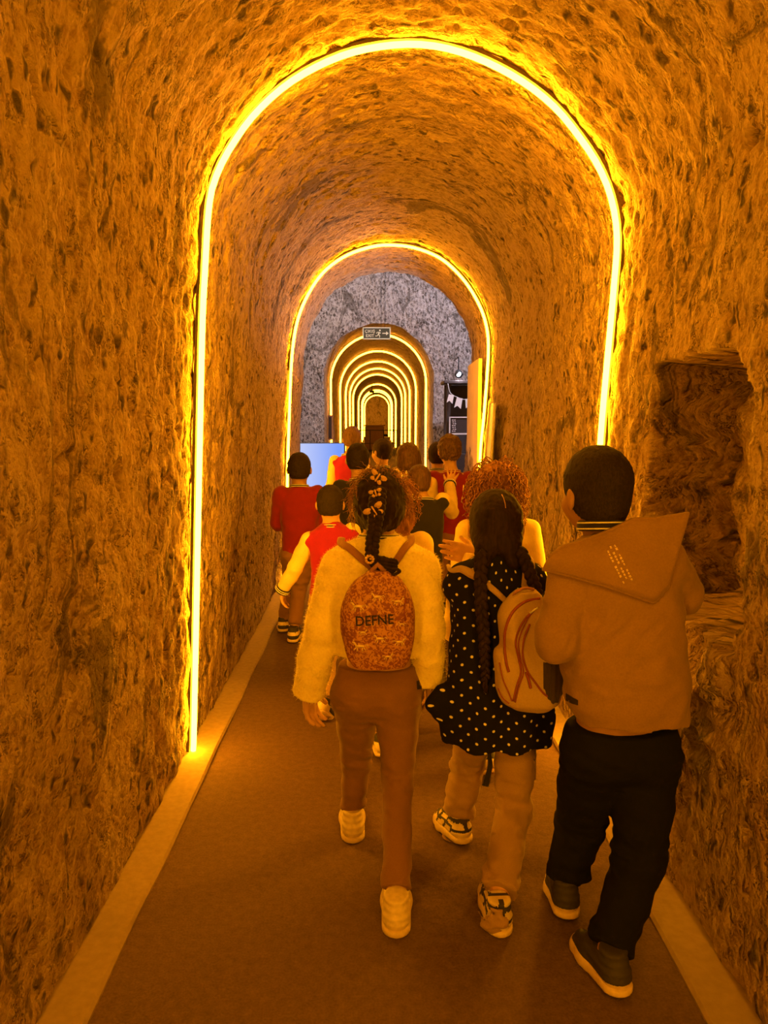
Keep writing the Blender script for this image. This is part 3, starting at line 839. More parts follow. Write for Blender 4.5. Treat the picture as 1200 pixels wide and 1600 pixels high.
for x, y, wd, hh, lean in ((705.5, 616, 8, 15, -3), (718.5, 621, 9, 18, -3.5), (731, 623, 8, 17, 1)):
    q = [S(x - wd / 2, y), S(x + wd / 2, y + 1.5), S(x + wd / 2 + lean * .8, y + hh), S(x + lean, y + hh - 5), S(x - wd / 2 + lean * 1.2, y + hh - 2)]
    v = [p + Vector((0, .014, 0)) for p in q] + [p + Vector((0, .018, 0)) for p in q]
    part('flag', v, [(0, 1, 2, 3, 4), (9, 8, 7, 6, 5)] + [(i, 5 + i, 5 + (i + 1) % 5, (i + 1) % 5) for i in range(5)], M['chalk'], bt, smooth=False)
sl = thing('stall_spotlight', 'tiny bright round spotlight above the bunting', 'lamp', tuple(S(717, 585)))
p = S(717, 585)
MB().tube([p + Vector((0, .1, .03)), p + Vector((0, .09, .03)), p + Vector((0, 0, 0))], [.02, .05, .06], sides=12).part('housing', M['dark_metal'], sl)
MB().tube([p + Vector((-.001, -.002, .001)), p + Vector((-.008, -.010, .004))], [.032, .03], sides=12).part('lens', emitter('spot_lens', (.92, .84, .98), 420.0), sl)
MB().tube([p + Vector((0, .06, .02)), p + Vector((0, .06, .25)), p + Vector((0, .7, .25))], .010, sides=6).part('arm', M['dark_metal'], sl)

sp = bpy.data.lights.new('spot_beam', 'SPOT'); sp.energy = 560; sp.color = (1.0, .84, .92); sp.spot_size = math.radians(30); sp.spot_blend = .8; sp.shadow_soft_size = .03
so = bpy.data.objects.new('spot_beam', sp); COL.objects.link(so); so.parent = sl
so.location = (-.03, -.05, .01); so.rotation_euler = (Vector((-.45, 7.15, 2.75)) - P(717, 585, ST)).to_track_quat('-Z', 'Y').to_euler()

# plain board along the wall behind the second arch, and a glossy leaning panel before it
c0, c1 = P(748, 560, 6.62), P(731, 572, 7.62)
bw = MB(); zt = (c0.z + c1.z) / 2
v = [(c0.x, 6.62, 0), (c1.x, 7.62, 0), (c1.x, 7.62, c1.z), (c0.x, 6.62, c0.z)]
v += [(x + .03, y, z) for x, y, z in v]
bw.add(v, [(0, 1, 2, 3), (7, 6, 5, 4), (0, 4, 5, 1), (1, 5, 6, 2), (2, 6, 7, 3), (3, 7, 4, 0)])
tag(bw.top('wall_board', M['board'], (c0.x, 7.1, 0), smooth=False), 'smooth plain yellow-lit board standing against the rock behind the second arch', 'board')
g = thing('glossy_panel', 'slim glossy panel with pale rails as its reflected gleam, leaning on the rock beside the second arch', 'panel', tuple(P(766, 700, 5.9).xy) + (0,))
t0, t1 = P(766, 630, 5.95), P(773, 630, 5.55); u0, u1 = Vector((t0.x - .10, 5.95, 0.02)), Vector((t1.x - .07, 5.55, 0.02))
MB().tube([u0, t0], .010, sides=8).part('gleam_rail', M['chalk'], g); MB().tube([u1, t1], .010, sides=8).part('gleam_rail', M['chalk'], g)  # pale rails put the arch's reflection in the panel into colour
off = Vector((.012, 0, 0))
part('sheet', [u0, u1, t1, t0, u0 + off, u1 + off, t1 + off, t0 + off], [(0, 1, 2, 3), (7, 6, 5, 4), (0, 4, 5, 1), (1, 5, 6, 2), (2, 6, 7, 3), (3, 7, 4, 0)], plain('lacquer', (.55, .40, .22), rough=.22), g, smooth=False)

# barrier, crate and ceiling fixture far down the tunnel
BY = 30.0
t = thing('barrier_railing', 'thin dark railing across the far tunnel', 'railing', (0.04, BY, 0))
MB().tube([(-.78, BY, .88), (.84, BY, .88)], .018, sides=6).part('top_rail', M['dark_metal'], t)
MB().tube([(-.78, BY, .35), (.84, BY, .35)], .014, sides=6).part('bottom_rail', M['dark_metal'], t)
for x in (-.76, -.25, .3, .82):
    MB().tube([(x, BY, 0), (x, BY, .88)], .018, sides=6).part('post', M['dark_metal'], t)
q0, q1 = P(570, 664, 32), P(600, 664, 32)
t = thing('wooden_chest', 'reddish wooden cabinet behind the railing far down the tunnel', 'cabinet', ((q0.x + q1.x) / 2, 32, 0))
cw = q1.x - q0.x
MB().box(((q0.x + q1.x) / 2, 32.2, .5), (cw, .5, 1.0), bev=.02).part('body', M['wood'], t, smooth=False)
MB().box(((q0.x + q1.x) / 2, 32.15, 1.04), (cw + .1, .6, .06), bev=.015).part('lid', M['wood'], t, smooth=False)
for s in (-1, 1):
    MB().box(((q0.x + q1.x) / 2 + s * cw * .24, 31.94, .5), (cw * .42, .02, .8), bev=.006).part('door', M['wood'], t, smooth=False)
q = P(581, 612, 33.7)
t = thing('ceiling_fixture', 'small dark fixture hanging at the crown of the far tunnel', 'fixture', (q.x, 33.7, q.z))
MB().box((q.x, 33.7, q.z), (.22, .2, .12), bev=.02).box((q.x + .16, 33.7, q.z - .1), (.2, .16, .08), bev=.02).part('housing', M['dark_metal'], t, smooth=False)
MB().tube([(q.x, 33.7, q.z), (q.x, 33.7, 2.93)], .02, sides=6).part('rod', M['dark_metal'], t)
q = P(516, 668, 12.7)
t = thing('wall_box', 'narrow dark box on the rock at the foot of the far tunnel entrance', 'box', (q.x, 12.7, q.z - .2))
MB().box((q.x, 12.75, q.z), (.07, .12, .42), bev=.01).part('casing', M['wood'], t, smooth=False)
MB().box((q.x, 12.685, q.z), (.05, .01, .36)).part('cover', M['dark_metal'], t, smooth=False)

# ================================================================== people
def V3(*a): return Vector(a)

class Frame:
    """local axes of a body or head: x to the figure's right, y forward, z up"""
    def __init__(self, o, yaw=0.0, pitch=0.0, roll=0.0, s=1.0):
        self.o = Vector(o); self.R = Matrix.Rotation(yaw, 3, 'Z') @ Matrix.Rotation(pitch, 3, 'X') @ Matrix.Rotation(roll, 3, 'Y'); self.s = s
    def __call__(self, x, y, z): return self.o + self.R @ (Vector((x, y, z)) * self.s)

def pose(X, Y, h, yaw=0.0, step=0.16, lift=0.6, swing=0.10, lean=0.0, head_yaw=0.0, head_pitch=0.0):
    """a walking child of height h; step > 0 puts the left foot forward"""
    u = h / 1.25; F = Frame((X, Y, 0), yaw); z = lambda k: k * h
    J = dict(u=u, yaw=yaw, root=V3(X, Y, 0), head_yaw=yaw + head_yaw, head_pitch=head_pitch)
    J['head'] = F(0, .012 * u + lean, z(.915)); J['neck'] = F(0, -.005 * u + lean * .8, z(.815))
    for s, q in ((-1, 'l'), (1, 'r')):
        J['sh_' + q] = F(s * .122 * u, lean * .8, z(.785))
        sw = swing * -s * (1 if step > 0 else -1) * -1
        J['el_' + q] = F(s * .150 * u, sw * .45 - .01, z(.615)); J['wr_' + q] = F(s * .145 * u, sw + .05, z(.475))
        J['hd_' + q] = (J['wr_' + q] - J['el_' + q]).normalized(); J['hn_' + q] = F.R @ V3(-s, -.2, 0)
        fwd = step * -s
        J['hip_' + q] = F(s * .062 * u, 0, z(.47)); J['kn_' + q] = F(s * .066 * u, fwd * .55 + .025, z(.27))
        back = fwd < 0
        J['an_' + q] = F(s * .062 * u, fwd - (.0 if not back else .01), (.058 + (.05 * lift if back else 0)) * u)
        J['fy_' + q] = yaw - s * .10; J['fp_' + q] = -.42 * lift if back else 0.0
    return J

def torso_secs(J, hem=.455, wide=1.0, deep=1.0, hemw=.128):
    u = J['u']; r = J['root']; h = u * 1.25; nk = J['neck']
    dx, dy = nk.x - r.x, nk.y - r.y
    def s(k, a, b):
        t = max(0, min(1, (k - .47) / .345)); return (k * h, r.x + dx * t, r.y + dy * t, a * u * wide, b * u * deep)
    return [s(hem, hemw, .092), s(.53, .122, .09), s(.62, .124, .092), s(.70, .134, .096), s(.755, .130, .088), s(.79, .108, .074), s(.815, .070, .058), s(.835, .046, .048)]

def heel(J, q, px, py, yaw=0.0, pitch=0.0, lift=0.0):
    """set a foot by where the back of its heel meets the floor"""
    d = ray(px, py); g = CAM_P + d * ((lift - CAM_H) / d.z); u = J['u']
    J['an_' + q] = g + Matrix.Rotation(yaw, 3, 'Z') @ V3(0, .072 * u, 0) + V3(0, 0, .063 * u)
    J['fy_' + q], J['fp_' + q] = yaw, pitch

def bounds(pts, pad):
    a = np.array([tuple(p) for p in pts]); return a.min(0) - pad, a.max(0) + pad

def add_hand(F, w, d, n, s, u, curl=0.45, spread=0.10, k=0.007):
    """palm, four jointed fingers and a thumb; d fingers' way, n palm's facing, s = -1 left / 1 right"""
    d = Vector(d).normalized(); n = (Vector(n) - d * Vector(n).dot(d)).normalized(); lat = d.cross(n) * (1 if s > 0 else -1)
    lat = lat.normalized(); q = u * 1.0
    ks = []
    for i, o in enumerate((-.0255, -.0085, .0085, .0255)):
        kn = w + d * (.060 - .006 * abs(i - 2)) * q + lat * o * q
        F.cone(w + d * .006 * q + lat * o * .55 * q, kn, .0135 * q, .0105 * q, k)
        ks.append(kn)
    F.cone(w - d * .03 * q, w + d * .02 * q, .0185 * q, .0175 * q, k)
    for i, L in enumerate((.046, .058, .063, .057)):
        dirv = (d + lat * spread * (i - 1.5)).normalized(); p = ks[i]
        for j, fr in enumerate((.45, .32, .25)):
            c = curl * (j + .6) * .75
            dj = (dirv * math.cos(c) + n * math.sin(c)).normalized()
            e = p + dj * L * fr * q * 1.05
            F.cone(p, e, (.0088 - .0008 * j) * q, (.0082 - .0009 * j) * q, .003)
            p = e
    tb = w + d * .012 * q + lat * .020 * q + n * .004 * q
    t1 = tb + (d * .65 + lat * .72 + n * .25).normalized() * .034 * q
    t2 = t1 + (d * .85 + lat * .45 + n * .35).normalized() * .028 * q
    F.cone(tb, t1, .0125 * q, .0098 * q, k); F.cone(t1, t2, .0098 * q, .0082 * q, .003)

def head_frame(J): return Frame(J['head'], J['head_yaw'], J['head_pitch'], J.get('head_roll', 0), J['u'] * J.get('hs', 1.0))

def add_head(F, J):
    H = head_frame(J); u = H.s; R = H.R
    F.ell(H(0, -.012, .018), (.071 * u, .088 * u, .083 * u), R, .02)
    F.ell(H(0, .026, -.040), (.055 * u, .056 * u, .056 * u), R, .03)
    F.ell(H(0, .052, -.072), (.022 * u, .02 * u, .018 * u), R, .02)                     # chin
    for s in (-1, 1):
        F.ell(H(s * .040, .045, -.030), (.022 * u, .022 * u, .022 * u), R, .02)        # cheek
        F.ell(H(s * .028, .079, .004), (.015 * u, .012 * u, .010 * u), R, .008, 'cut') # eye socket
        F.cone(H(s * .046, .062, .018), H(s * .014, .074, .020), .008 * u, .008 * u, .008)  # brow
        F.ell(H(s * .074, -.008, -.010), (.010 * u, .019 * u, .029 * u), R @ Matrix.Rotation(s * .35, 3, 'Z'), .008)  # ear
    F.cone(H(0, .076, .004), H(0, .090, -.022), .007 * u, .011 * u, .008)              # nose
    F.cone(H(-.017, .076, -.050), H(.017, .076, -.050), .006 * u, .006 * u, .006)      # lips
    F.cone(J['neck'] - V3(0, 0, .03), H(0, -.02, -.05), .044 * u, .042 * u, .03)

def make_body(J, root, mat, vox=.008, arms=True, curl=(.45, .45), spread=(.08, .08)):
    u = J['u']
    pts = [J[k] for k in J if isinstance(J[k], Vector) and k[:2] in ('he', 'ne', 'sh', 'el', 'wr', 'hi', 'kn', 'an')]
    lo, hi = bounds(pts, .17 * u); lo[2] = max(0.0, lo[2])
    F = Field(lo, hi, vox)
    secs = torso_secs(J, .44); F.loft([(z, x, y, a * .82, b * .80) for z, x, y, a, b in secs], J['yaw'])
    for q, s, i in (('l', -1, 0), ('r', 1, 1)):
        F.chain([J['sh_' + q], J['el_' + q], J['wr_' + q]], [.036 * u, .029 * u, .020 * u], .02)
        F.chain([J['hip_' + q], J['kn_' + q], J['an_' + q]], [.062 * u, .041 * u, .028 * u], .02)
        add_hand(F, J['wr_' + q], J['hd_' + q], J['hn_' + q], s, u, curl[i], spread[i])
    add_head(F, J)
    v, f = F.mesh(1)
    o = part('body', v, f, mat, root)
    H = head_frame(J)
    for s in (-1, 1):
        m = MB(); r = .0115 * H.s; c = H(s * .028, .066, .004)
        for i in range(7):
            a = math.pi * i / 6
            m.v += [tuple(c + H.R @ V3(r * math.sin(a) * math.cos(t), -r * math.cos(a), r * math.sin(a) * math.sin(t))) for t in np.linspace(0, 2 * math.pi, 10, endpoint=False)]
        for i in range(6):
            for k in range(10):
                m.f.append((i * 10 + k, i * 10 + (k + 1) % 10, i * 10 + 10 + (k + 1) % 10, i * 10 + 10 + k)); m.m.append(1 if i >= 4 else 0)
        m.part('eye', [M['eye'], M['hair_black']], root)
    return o

def hair_cap(J, root, mat, vox=.006, grow=1.06, nape=-.058, noise=.0035, fn=None, extra=None, low_front=.55, crown=0.0, freq=75):
    H = head_frame(J); u = H.s; R = H.R
    lo, hi = bounds([H(0, 0, 0)], .17 * u + (.08 if extra else 0))
    F = Field(lo, hi, vox)
    F.ell(H(0, -.014, .022 + crown), (.0725 * u * grow, .089 * u * grow, .084 * u * grow), R, 0)
    F.ell(H(0, -.030, -.025), (.062 * u * grow, .064 * u * grow, .055 * u * grow), R, .02)
    Ri = np.array(R.transposed(), np.float32); o = np.array(J['head'], np.float32)
    X, Y, Z = F.ax[0][:, None, None] - o[0], F.ax[1][None, :, None] - o[1], F.ax[2][None, None, :] - o[2]
    ly = (Ri[1, 0] * X + Ri[1, 1] * Y + Ri[1, 2] * Z) / u; lz = (Ri[2, 0] * X + Ri[2, 1] * Y + Ri[2, 2] * Z) / u
    lower = nape + low_front * np.maximum(0, ly + .05) + 2.2 * np.maximum(0, ly - .045)
    F.d = np.maximum(F.d, (lower - lz) * u * .7).astype(np.float32)
    if extra: extra(F, H)
    F.warp(lambda x, y, z: noise * (vnoise(x * freq, y * freq, z * freq, 5) + .5 * vnoise(x * 190, y * 190, z * 190, 6)), .02)
    v, f = F.mesh(0)
    return part('hair', v, f, mat, root)

def wrinkle(J, amp=.006, legs=True):
    kn = [J['kn_l'], J['kn_r'], J['an_l'], J['an_r']]
    hp = (J['hip_l'] + J['hip_r']) / 2
    def fn(x, y, z):
        w = 0.35
        for p in kn: w = w + np.exp(-((z - p.z - .02) / .055) ** 2) * np.exp(-((x - p.x) / .09) ** 2)
        w = w + 0.6 * np.exp(-((z - hp.z + .05) / .06) ** 2)
        return amp * w * (vnoise(x * 13, y * 13, z * 34 + x * 8, 3) + .4 * vnoise(x * 30, y * 30, z * 60, 4))
    return fn

def make_trousers(J, root, mat, r=(.085, .066, .052, .045, .046), vox=.008, hem=.10, top=.03, amp=.008, name='trousers', pel=(.122, .088)):
    u = J['u']; hl, hr = J['hip_l'], J['hip_r']
    lo, hi = bounds([hl, hr, J['kn_l'], J['kn_r'], J['an_l'], J['an_r']], .14 * u); hi[2] = max(hl.z, hr.z) + .12
    F = Field(lo, hi, vox); m = (hl + hr) / 2
    F.loft([(m.z - .085 * u, m.x, m.y, pel[0] * u * .70, pel[1] * u * .62), (m.z - .055 * u, m.x, m.y - .004, pel[0] * u * .92, pel[1] * u * .9), (m.z - .02, m.x, m.y - .006, pel[0] * u, pel[1] * u * 1.04), (m.z + top * u, m.x, m.y, pel[0] * u * .98, pel[1] * u), (m.z + (top + .03) * u, m.x, m.y, pel[0] * u * .95, pel[1] * u * .95)], J['yaw'])
    for q in 'lr':
        h, k, a = J['hip_' + q], J['kn_' + q], J['an_' + q]
        mid = h.lerp(k, .5); cal = k.lerp(a, .45); end = a + (a - k).normalized() * .03
        F.cone(h - V3(0, 0, .02), mid, r[0] * u * .90, r[1] * u, .03)
        F.chain([mid, k, cal, end], [r[1] * u, r[2] * u, r[3] * u, r[4] * u], .016)
    F.warp(wrinkle(J, amp), .03)
    for q in 'lr':
        k, a = J['kn_' + q], J['an_' + q]; n = (a - k).normalized()
        F.half_near(a - n * (hem - .06) * u, n, .105 * u)
    v, f = F.mesh(1)
    return part(name, v, f, mat, root), v, f

def make_top(J, root, mat, name='jacket', secs=None, sleeves=True, sr=(.056, .050, .043), vox=.008, amp=.004, k=.022, cuffcut=.0, extra=None, grooves=(), kt=.03, e=2.3, offs=0.0, fine=0.0):
    u = J['u']; secs = secs or torso_secs(J)
    pts = [V3(x, y, z) for z, x, y, a, b in secs] + [J['sh_l'], J['sh_r']]
    if sleeves: pts += [J['el_l'], J['el_r'], J['wr_l'], J['wr_r']]
    lo, hi = bounds(pts, .17 * u)
    F = Field(lo, hi, vox)
    F.loft(secs, J['yaw'], 0, e)
    if sleeves:
        for q in 'lr':
            s, e_, w = J['sh_' + q], J['el_' + q], J['wr_' + q]
            F.cone(s, s.lerp(e_, .5), sr[0] * u, (sr[0] + sr[1]) / 2 * u, kt)
            F.chain([s.lerp(e_, .5), e_, e_.lerp(w, .5), w + (w - e_).normalized() * .02], [(sr[0] + sr[1]) / 2 * u, sr[1] * u, (sr[1] + sr[2]) / 2 * u, sr[2] * u], k * .6)
    else:
        for q in 'lr':
            F.ell(J['sh_' + q] - V3(0, 0, .008), (.045 * u, .055 * u, .05 * u), None, .03)
    if extra: extra(F)
    F.warp(lambda x, y, z: amp * (vnoise(x * 11, y * 11, z * 15, 8) + .6 * vnoise(x * 24, y * 24, z * 30, 9)) + (fine * vnoise(x * 120, y * 120, z * 120, 10) if fine else 0), .03)
    for a, b, wd, dp in grooves:
        a_, b_ = np.array(a, np.float32), np.array(b, np.float32); ba = b_ - a_; L2 = float(ba @ ba)
        def groove(x, y, z):
            t = np.clip(((x - a_[0]) * ba[0] + (y - a_[1]) * ba[1] + (z - a_[2]) * ba[2]) / L2, 0, 1)
            q = (x - a_[0] - t * ba[0]) ** 2 + ((y - a_[1] - t * ba[1]) * .5) ** 2 + (z - a_[2] - t * ba[2]) ** 2
            return dp * np.sin(math.pi * np.clip(t * .9 + .08, 0, 1)) * (np.exp(-q / wd ** 2) - .5 * np.exp(-q / (2.4 * wd) ** 2))
        F.warp(groove, .03)
    if sleeves:
        for q in 'lr':
            d = (J['wr_' + q] - J['el_' + q]).normalized(); F.half_near(J['wr_' + q] - d * cuffcut, d, .085 * u)
    v, f = F.mesh(1)
    return part(name, v, f, mat, root), v, f

def make_sleeves(J, parent, mat, sr=(.050, .045, .038), vox=.008, amp=.004):
    u = J['u']
    for q in 'lr':
        s, e_, w = J['sh_' + q], J['el_' + q], J['wr_' + q]
        lo, hi = bounds([s, e_, w], .12 * u); F = Field(lo, hi, vox)
        F.chain([s, s.lerp(e_, .5), e_, e_.lerp(w, .5), w], [sr[0] * u, (sr[0] + sr[1]) / 2 * u, sr[1] * u, (sr[1] + sr[2]) / 2 * u, sr[2] * u], .015)
        F.warp(lambda x, y, z: amp * (vnoise(x * 14, y * 14, z * 20, 8) + .6 * vnoise(x * 30, y * 30, z * 40, 9)), .03)
        d = (w - e_).normalized(); F.half_near(w, d, .09 * u)
        v, f = F.mesh(1); part('sleeve', v, f, mat, parent)

def ring(b, c, ax, r, th, m=0, up=None, n=20, width=None):
    ax = Vector(ax).normalized(); t = ax.orthogonal().normalized() if up is None else (Vector(up) - ax * Vector(up).dot(ax)).normalized(); s = ax.cross(t)
    rx, ry = r if isinstance(r, tuple) else (r, r)
    b.tube([c + t * (rx * math.cos(a)) + s * (ry * math.sin(a)) for a in np.linspace(0, 2 * math.pi, n, endpoint=False)], (th, width or th), sides=6, closed=True, up=ax, m=m)

def make_cuffs(J, parent, mats, r=.036, q_='lr', back=.0):
    u = J['u']
    for q in q_:
        d = (J['wr_' + q] - J['el_' + q]).normalized(); w = J['wr_' + q] - d * back; b = MB()
        b.tube([w - d * .012 * u, w + d * .002, w + d * .022 * u], [r * u * 1.02, r * u, r * u * .9], sides=14)
        for o in (-.004, .008): ring(b, w + d * o * u, d, r * u * 1.0, .0022 * u, 1)
        b.part('cuff', mats, parent)

def make_collar(J, parent, mats, r=(.060, .060), z=.0, h=.016, tilt=.25):
    u = J['u']; c = J['neck'] + V3(0, 0, z); b = MB(); ax = Matrix.Rotation(J['yaw'], 3, 'Z') @ Matrix.Rotation(-tilt, 3, 'X') @ V3(0, 0, 1)
    up = Matrix.Rotation(J['yaw'], 3, 'Z') @ V3(1, 0, 0)
    ring(b, c + ax * h * .5, ax, (r[0] * u, r[1] * u), h * .8, 0, up, 26, .008 * u)
    ring(b, c + ax * h * .1, ax, (r[0] * u + .008, r[1] * u + .008), .0022, 1, up, 26)
    ring(b, c + ax * h * .9, ax, (r[0] * u + .006, r[1] * u + .006), .0022, 1, up, 26)
    b.part('collar', mats, parent)

def make_shoe(J, q, root, mats, L=1.0, pattern=None, vox=.005):
    """upper, sole and laces of one shoe, modelled along its own axes, then set on the foot"""
    u = J['u'] * L; s = -1 if q == 'l' else 1
    F = Field((-.06, -.10, -.02), (.06, .19, .12), vox / J['u'])
    F.cone((0, -.038, .036), (0, .07, .034), .034, .035, .02); F.cone((0, .07, .034), (-.004 * s, .118, .026), .036, .030, .02)
    F.cone((0, -.032, .045), (0, -.022, .112), .034, .034, .02); F.cone((0, 0, .05), (0, .055, .045), .031, .028, .02)
    F.half((0, 0, .102), (0, -.10, 1)); F.half((0, 0, .014), (0, 0, -1))
    F.warp(lambda x, y, z: .0018 * np.sin(z * 330) * (z > .03), .02)
    v, f = F.mesh(1)
    G = Field((-.06, -.10, -.02), (.06, .19, .08), vox / J['u'])
    G.cone((0, -.038, .012), (0, .07, .012), .0395, .042, .02); G.cone((0, .07, .012), (-.004 * s, .120, .014), .042, .036, .02)
    G.half((0, 0, .026), (0, -.10, 1)); G.half((0, 0, 0), (0, 0, -1))
    v2, f2 = G.mesh(1)
    fr = Frame(J['an_' + q], J['fy_' + q], J['fp_' + q], 0, u)
    tr = lambda v: [tuple(fr(p[0], p[1], p[2] - .062)) for p in v]
    idx = None
    if pattern:
        c = v[f].mean(1); idx = np.array([pattern(*p) for p in c], int)
    sh = part('shoe', tr(v), f, mats[0] if pattern else mats[0][:1], root, mat_idx=idx)
    part('sole', tr(v2), f2, mats[1], sh)
    b = MB()
    for k in range(4):
        y = .040 + .016 * k; z = .078 - .012 * k
        b.tube([fr(-.022, y - .004, z - .066), fr(0, y, z - .056), fr(.022, y + .004, z - .066)], .0022, sides=5)
    b.part('laces', mats[2] if len(mats) > 2 else M['white'], sh)
    return sh

def person(label, J):
    return thing('person', label, 'child', tuple(J['root']), 'children walking through the tunnel')

def stride_shoe(x, y, z):                     # dark side bands and heel tab over a pale upper
    if .072 < z < .088: return 1
    if y < -.035: return 1 if (.040 < z < .050 or (z > .05 and abs(x) < .008)) else 0
    return 1 if (abs(math.sin(y * 60 + z * 40)) < .38 and z > .03) or (.052 < z < .060) else 0
def heel_cap(x, y, z):
    return 1 if (z > .062 or (y > .0 and z > .036)) else 0
def band_shoe(x, y, z):
    return 0 if (.045 < z < .066 and y < .02) else 1

VARSITY = [M['navy'], M['white']]

# ------------------------------------------------------------------ 1. girl with the braid and the printed backpack
def girl_cardigan():
    Yc = 2.30; u = 1.03
    J = dict(u=u, yaw=0.0, root=V3(P(592, 1000, Yc).x, Yc, 0), head_yaw=.05, head_pitch=-.03, hs=1.0)
    J['head'] = P(592, 789, Yc + .04); J['neck'] = P(592, 846, Yc + .005)
    J['sh_l'], J['sh_r'] = P(529, 888, Yc), P(656, 888, Yc)
    J['el_l'], J['el_r'] = P(503, 985, Yc - .03), P(667, 985, Yc - .03)
    J['wr_l'], J['wr_r'] = P(482, 1084, Yc + .02), P(671, 1062, Yc + .02)
    J['hd_l'], J['hn_l'] = V3(.10, .12, -1), V3(.85, -.45, .1)
    J['hd_r'], J['hn_r'] = V3(0, .3, -1), V3(-1, 0, 0)
    J['hip_l'], J['hip_r'] = P(556, 1075, Yc), P(622, 1075, Yc)
    J['kn_l'], J['kn_r'] = P(557, 1190, 2.41), P(621, 1220, 2.24)
    heel(J, 'l', 552, 1318, .06); heel(J, 'r', 619, 1466, -.03)
    root = person('girl in a fluffy cream cardigan with a long braid and a round printed backpack', J)
    make_body(J, root, M['skin'], .0045, curl=(.55, .5))
    T = lambda py, xl, xr, b, dy=0: (P(0, py, Yc - b * (.95 if py > 1020 else .5)).z, (P(xl, py, Yc).x + P(xr, py, Yc).x) / 2, Yc + dy, (P(xr, py, Yc).x - P(xl, py, Yc).x) / 2, b)
    secs = [T(1035, 516, 660, .105), T(1010, 516, 661, .11), T(960, 519, 660, .108), T(915, 518, 662, .104), T(885, 520, 662, .096), T(862, 528, 656, .085), T(846, 552, 633, .066), T(836, 566, 618, .052)]
    secs = [(z, x, y, a, b) for z, x, y, a, b in secs]
    gr = [(P(a_, b_, Yc - .12), P(c_, d_, Yc - .12), w_, h_) for a_, b_, c_, d_, w_, h_ in ((520, 900, 535, 985, .008, .014), (500, 960, 535, 975, .010, .009), (665, 905, 652, 985, .008, .014), (690, 965, 655, 985, .010, .008))]
    o, v, f = make_top(J, root, M['fluffy'], 'cardigan', secs, True, (.060, .056, .050), .0055, .006, .02, fine=.0025, grooves=gr)
    bv = bvh_of(v, f)
    # short fibres standing off the knit
    tri = v[f[:, :3]]; n = np.cross(tri[:, 1] - tri[:, 0], tri[:, 2] - tri[:, 0]); n /= np.linalg.norm(n, axis=1)[:, None] + 1e-9
    pick = rng.integers(0, len(f), 15000); b = tri[pick].mean(1); t = rng.normal(size=(len(pick), 3)) * .5
    d = n[pick] + t; d /= np.linalg.norm(d, axis=1)[:, None]; w = np.cross(d, rng.normal(size=(len(pick), 3))); w /= np.linalg.norm(w, axis=1)[:, None] + 1e-9
    ln = rng.uniform(.005, .013, len(pick))[:, None]
    fv = np.stack([b - w * .0005, b + w * .0005, b + d * ln], 1).reshape(-1, 3)
    fo = part('fuzz', fv, np.arange(len(fv)).reshape(-1, 3), M['fluffy'], o, smooth=False); fo['kind'] = 'stuff'
    make_collar(J, root, [M['navy'], M['white']], (.058, .056), .002, .016, .12)
    tr, tv, tf = make_trousers(J, root, M['brown_cloth'], (.088, .061, .049, .042, .041), .0055, .088, .05, .006, pel=(.127, .090))
    bt = bvh_of(tv, tf)
    q = [surf(bt, x, y, .002) for x, y in ((650, 1064), (657, 1063), (658, 1076), (651, 1077))]
    if all(q): part('tag', [p for p in q] + [p + V3(0, -.001, 0) for p in q], [(0, 1, 2, 3), (7, 6, 5, 4), (0, 4, 5, 1), (1, 5, 6, 2), (2, 6, 7, 3), (3, 7, 4, 0)], M['tag'], tr, smooth=False)
    for q in 'lr': make_shoe(J, q, root, ([M['shoe_white']], M['shoe_sole']), 1.02)
    # hair drawn back, frizz, braid
    def bulk(F, H):
        F.ell(H(0, -.03, .0), (.074 * u, .072 * u, .085 * u), H.R, .02)
        F.cone(H(0, -.075, .0), P(586, 828, Yc - .07), .045 * u, .026 * u, .03)
    ha = hair_cap(J, root, M['hair_dark'], .005, 1.10, -.062, .004, extra=bulk, freq=60)
    H = head_frame(J); fz = MB()
    for i in range(420):
        a = random.uniform(-.35, math.pi + .35); el = random.uniform(-.9, 1.0)
        r0 = .074; base = V3(math.cos(a) * r0, -.01 - el * .05, .02 + math.sin(a) * .086)
        outv = V3(math.cos(a), -el * .5, math.sin(a)).normalized()
        L = random.uniform(.014, .045); p = H(*base); pts = [p]; dirv = H.R @ (outv + V3(random.uniform(-.5, .5), random.uniform(-.5, .5), random.uniform(-.6, .3)))
        for k in range(5):
            dirv = (dirv + V3(random.uniform(-.5, .5), random.uniform(-.5, .5), random.uniform(-.7, .2))).normalized()
            p = p + dirv * L / 4; pts.append(p)
        fz.tube(pts, [.0011, .0011, .001, .0009, .0007, .0004], sides=3, caps=False)
    for s in (-1, 1):                          # loose locks beside the cheeks
        for k in range(26):
            x = s * random.uniform(.070, .088); y = random.uniform(-.02, .03); p = H(x, y, random.uniform(.0, .07)); pts = [p]
            for j in range(8):
                p = p + V3(s * .004 * math.sin(j * 1.3 + k) + random.uniform(-.002, .002), random.uniform(-.003, .003), -.011); pts.append(p)
            fz.tube(pts, .0013, sides=3, caps=False)
    fz.part('frizz', M['hair_auburn'], ha)  # auburn over dark hair: the golden rim glow is put into colour
    path = catmull([P(592, 765, Yc - .065), P(589, 790, Yc - .098), P(586, 818, Yc - .108), P(582, 846, Yc - .115), P(581, 872, Yc - .125)], 14)
    br = MB(); n = len(path)
    for j in range(3):
        pts = []; rad = []
        for i, p in enumerate(path):
            ph = i / n * math.pi * 9 + j * 2 * math.pi / 3; t = i / n
            A = .012 + .004 * math.sin(min(1, t * 2) * math.pi)
            pts.append(p + V3(A * math.sin(ph), -.006 - .008 * math.sin(2 * ph), 0)); rad.append(.0125 - .0025 * t)
        br.tube(catmull(pts, 2), [rad[min(i // 2, n - 1)] for i in range(2 * n - 1)], sides=8)
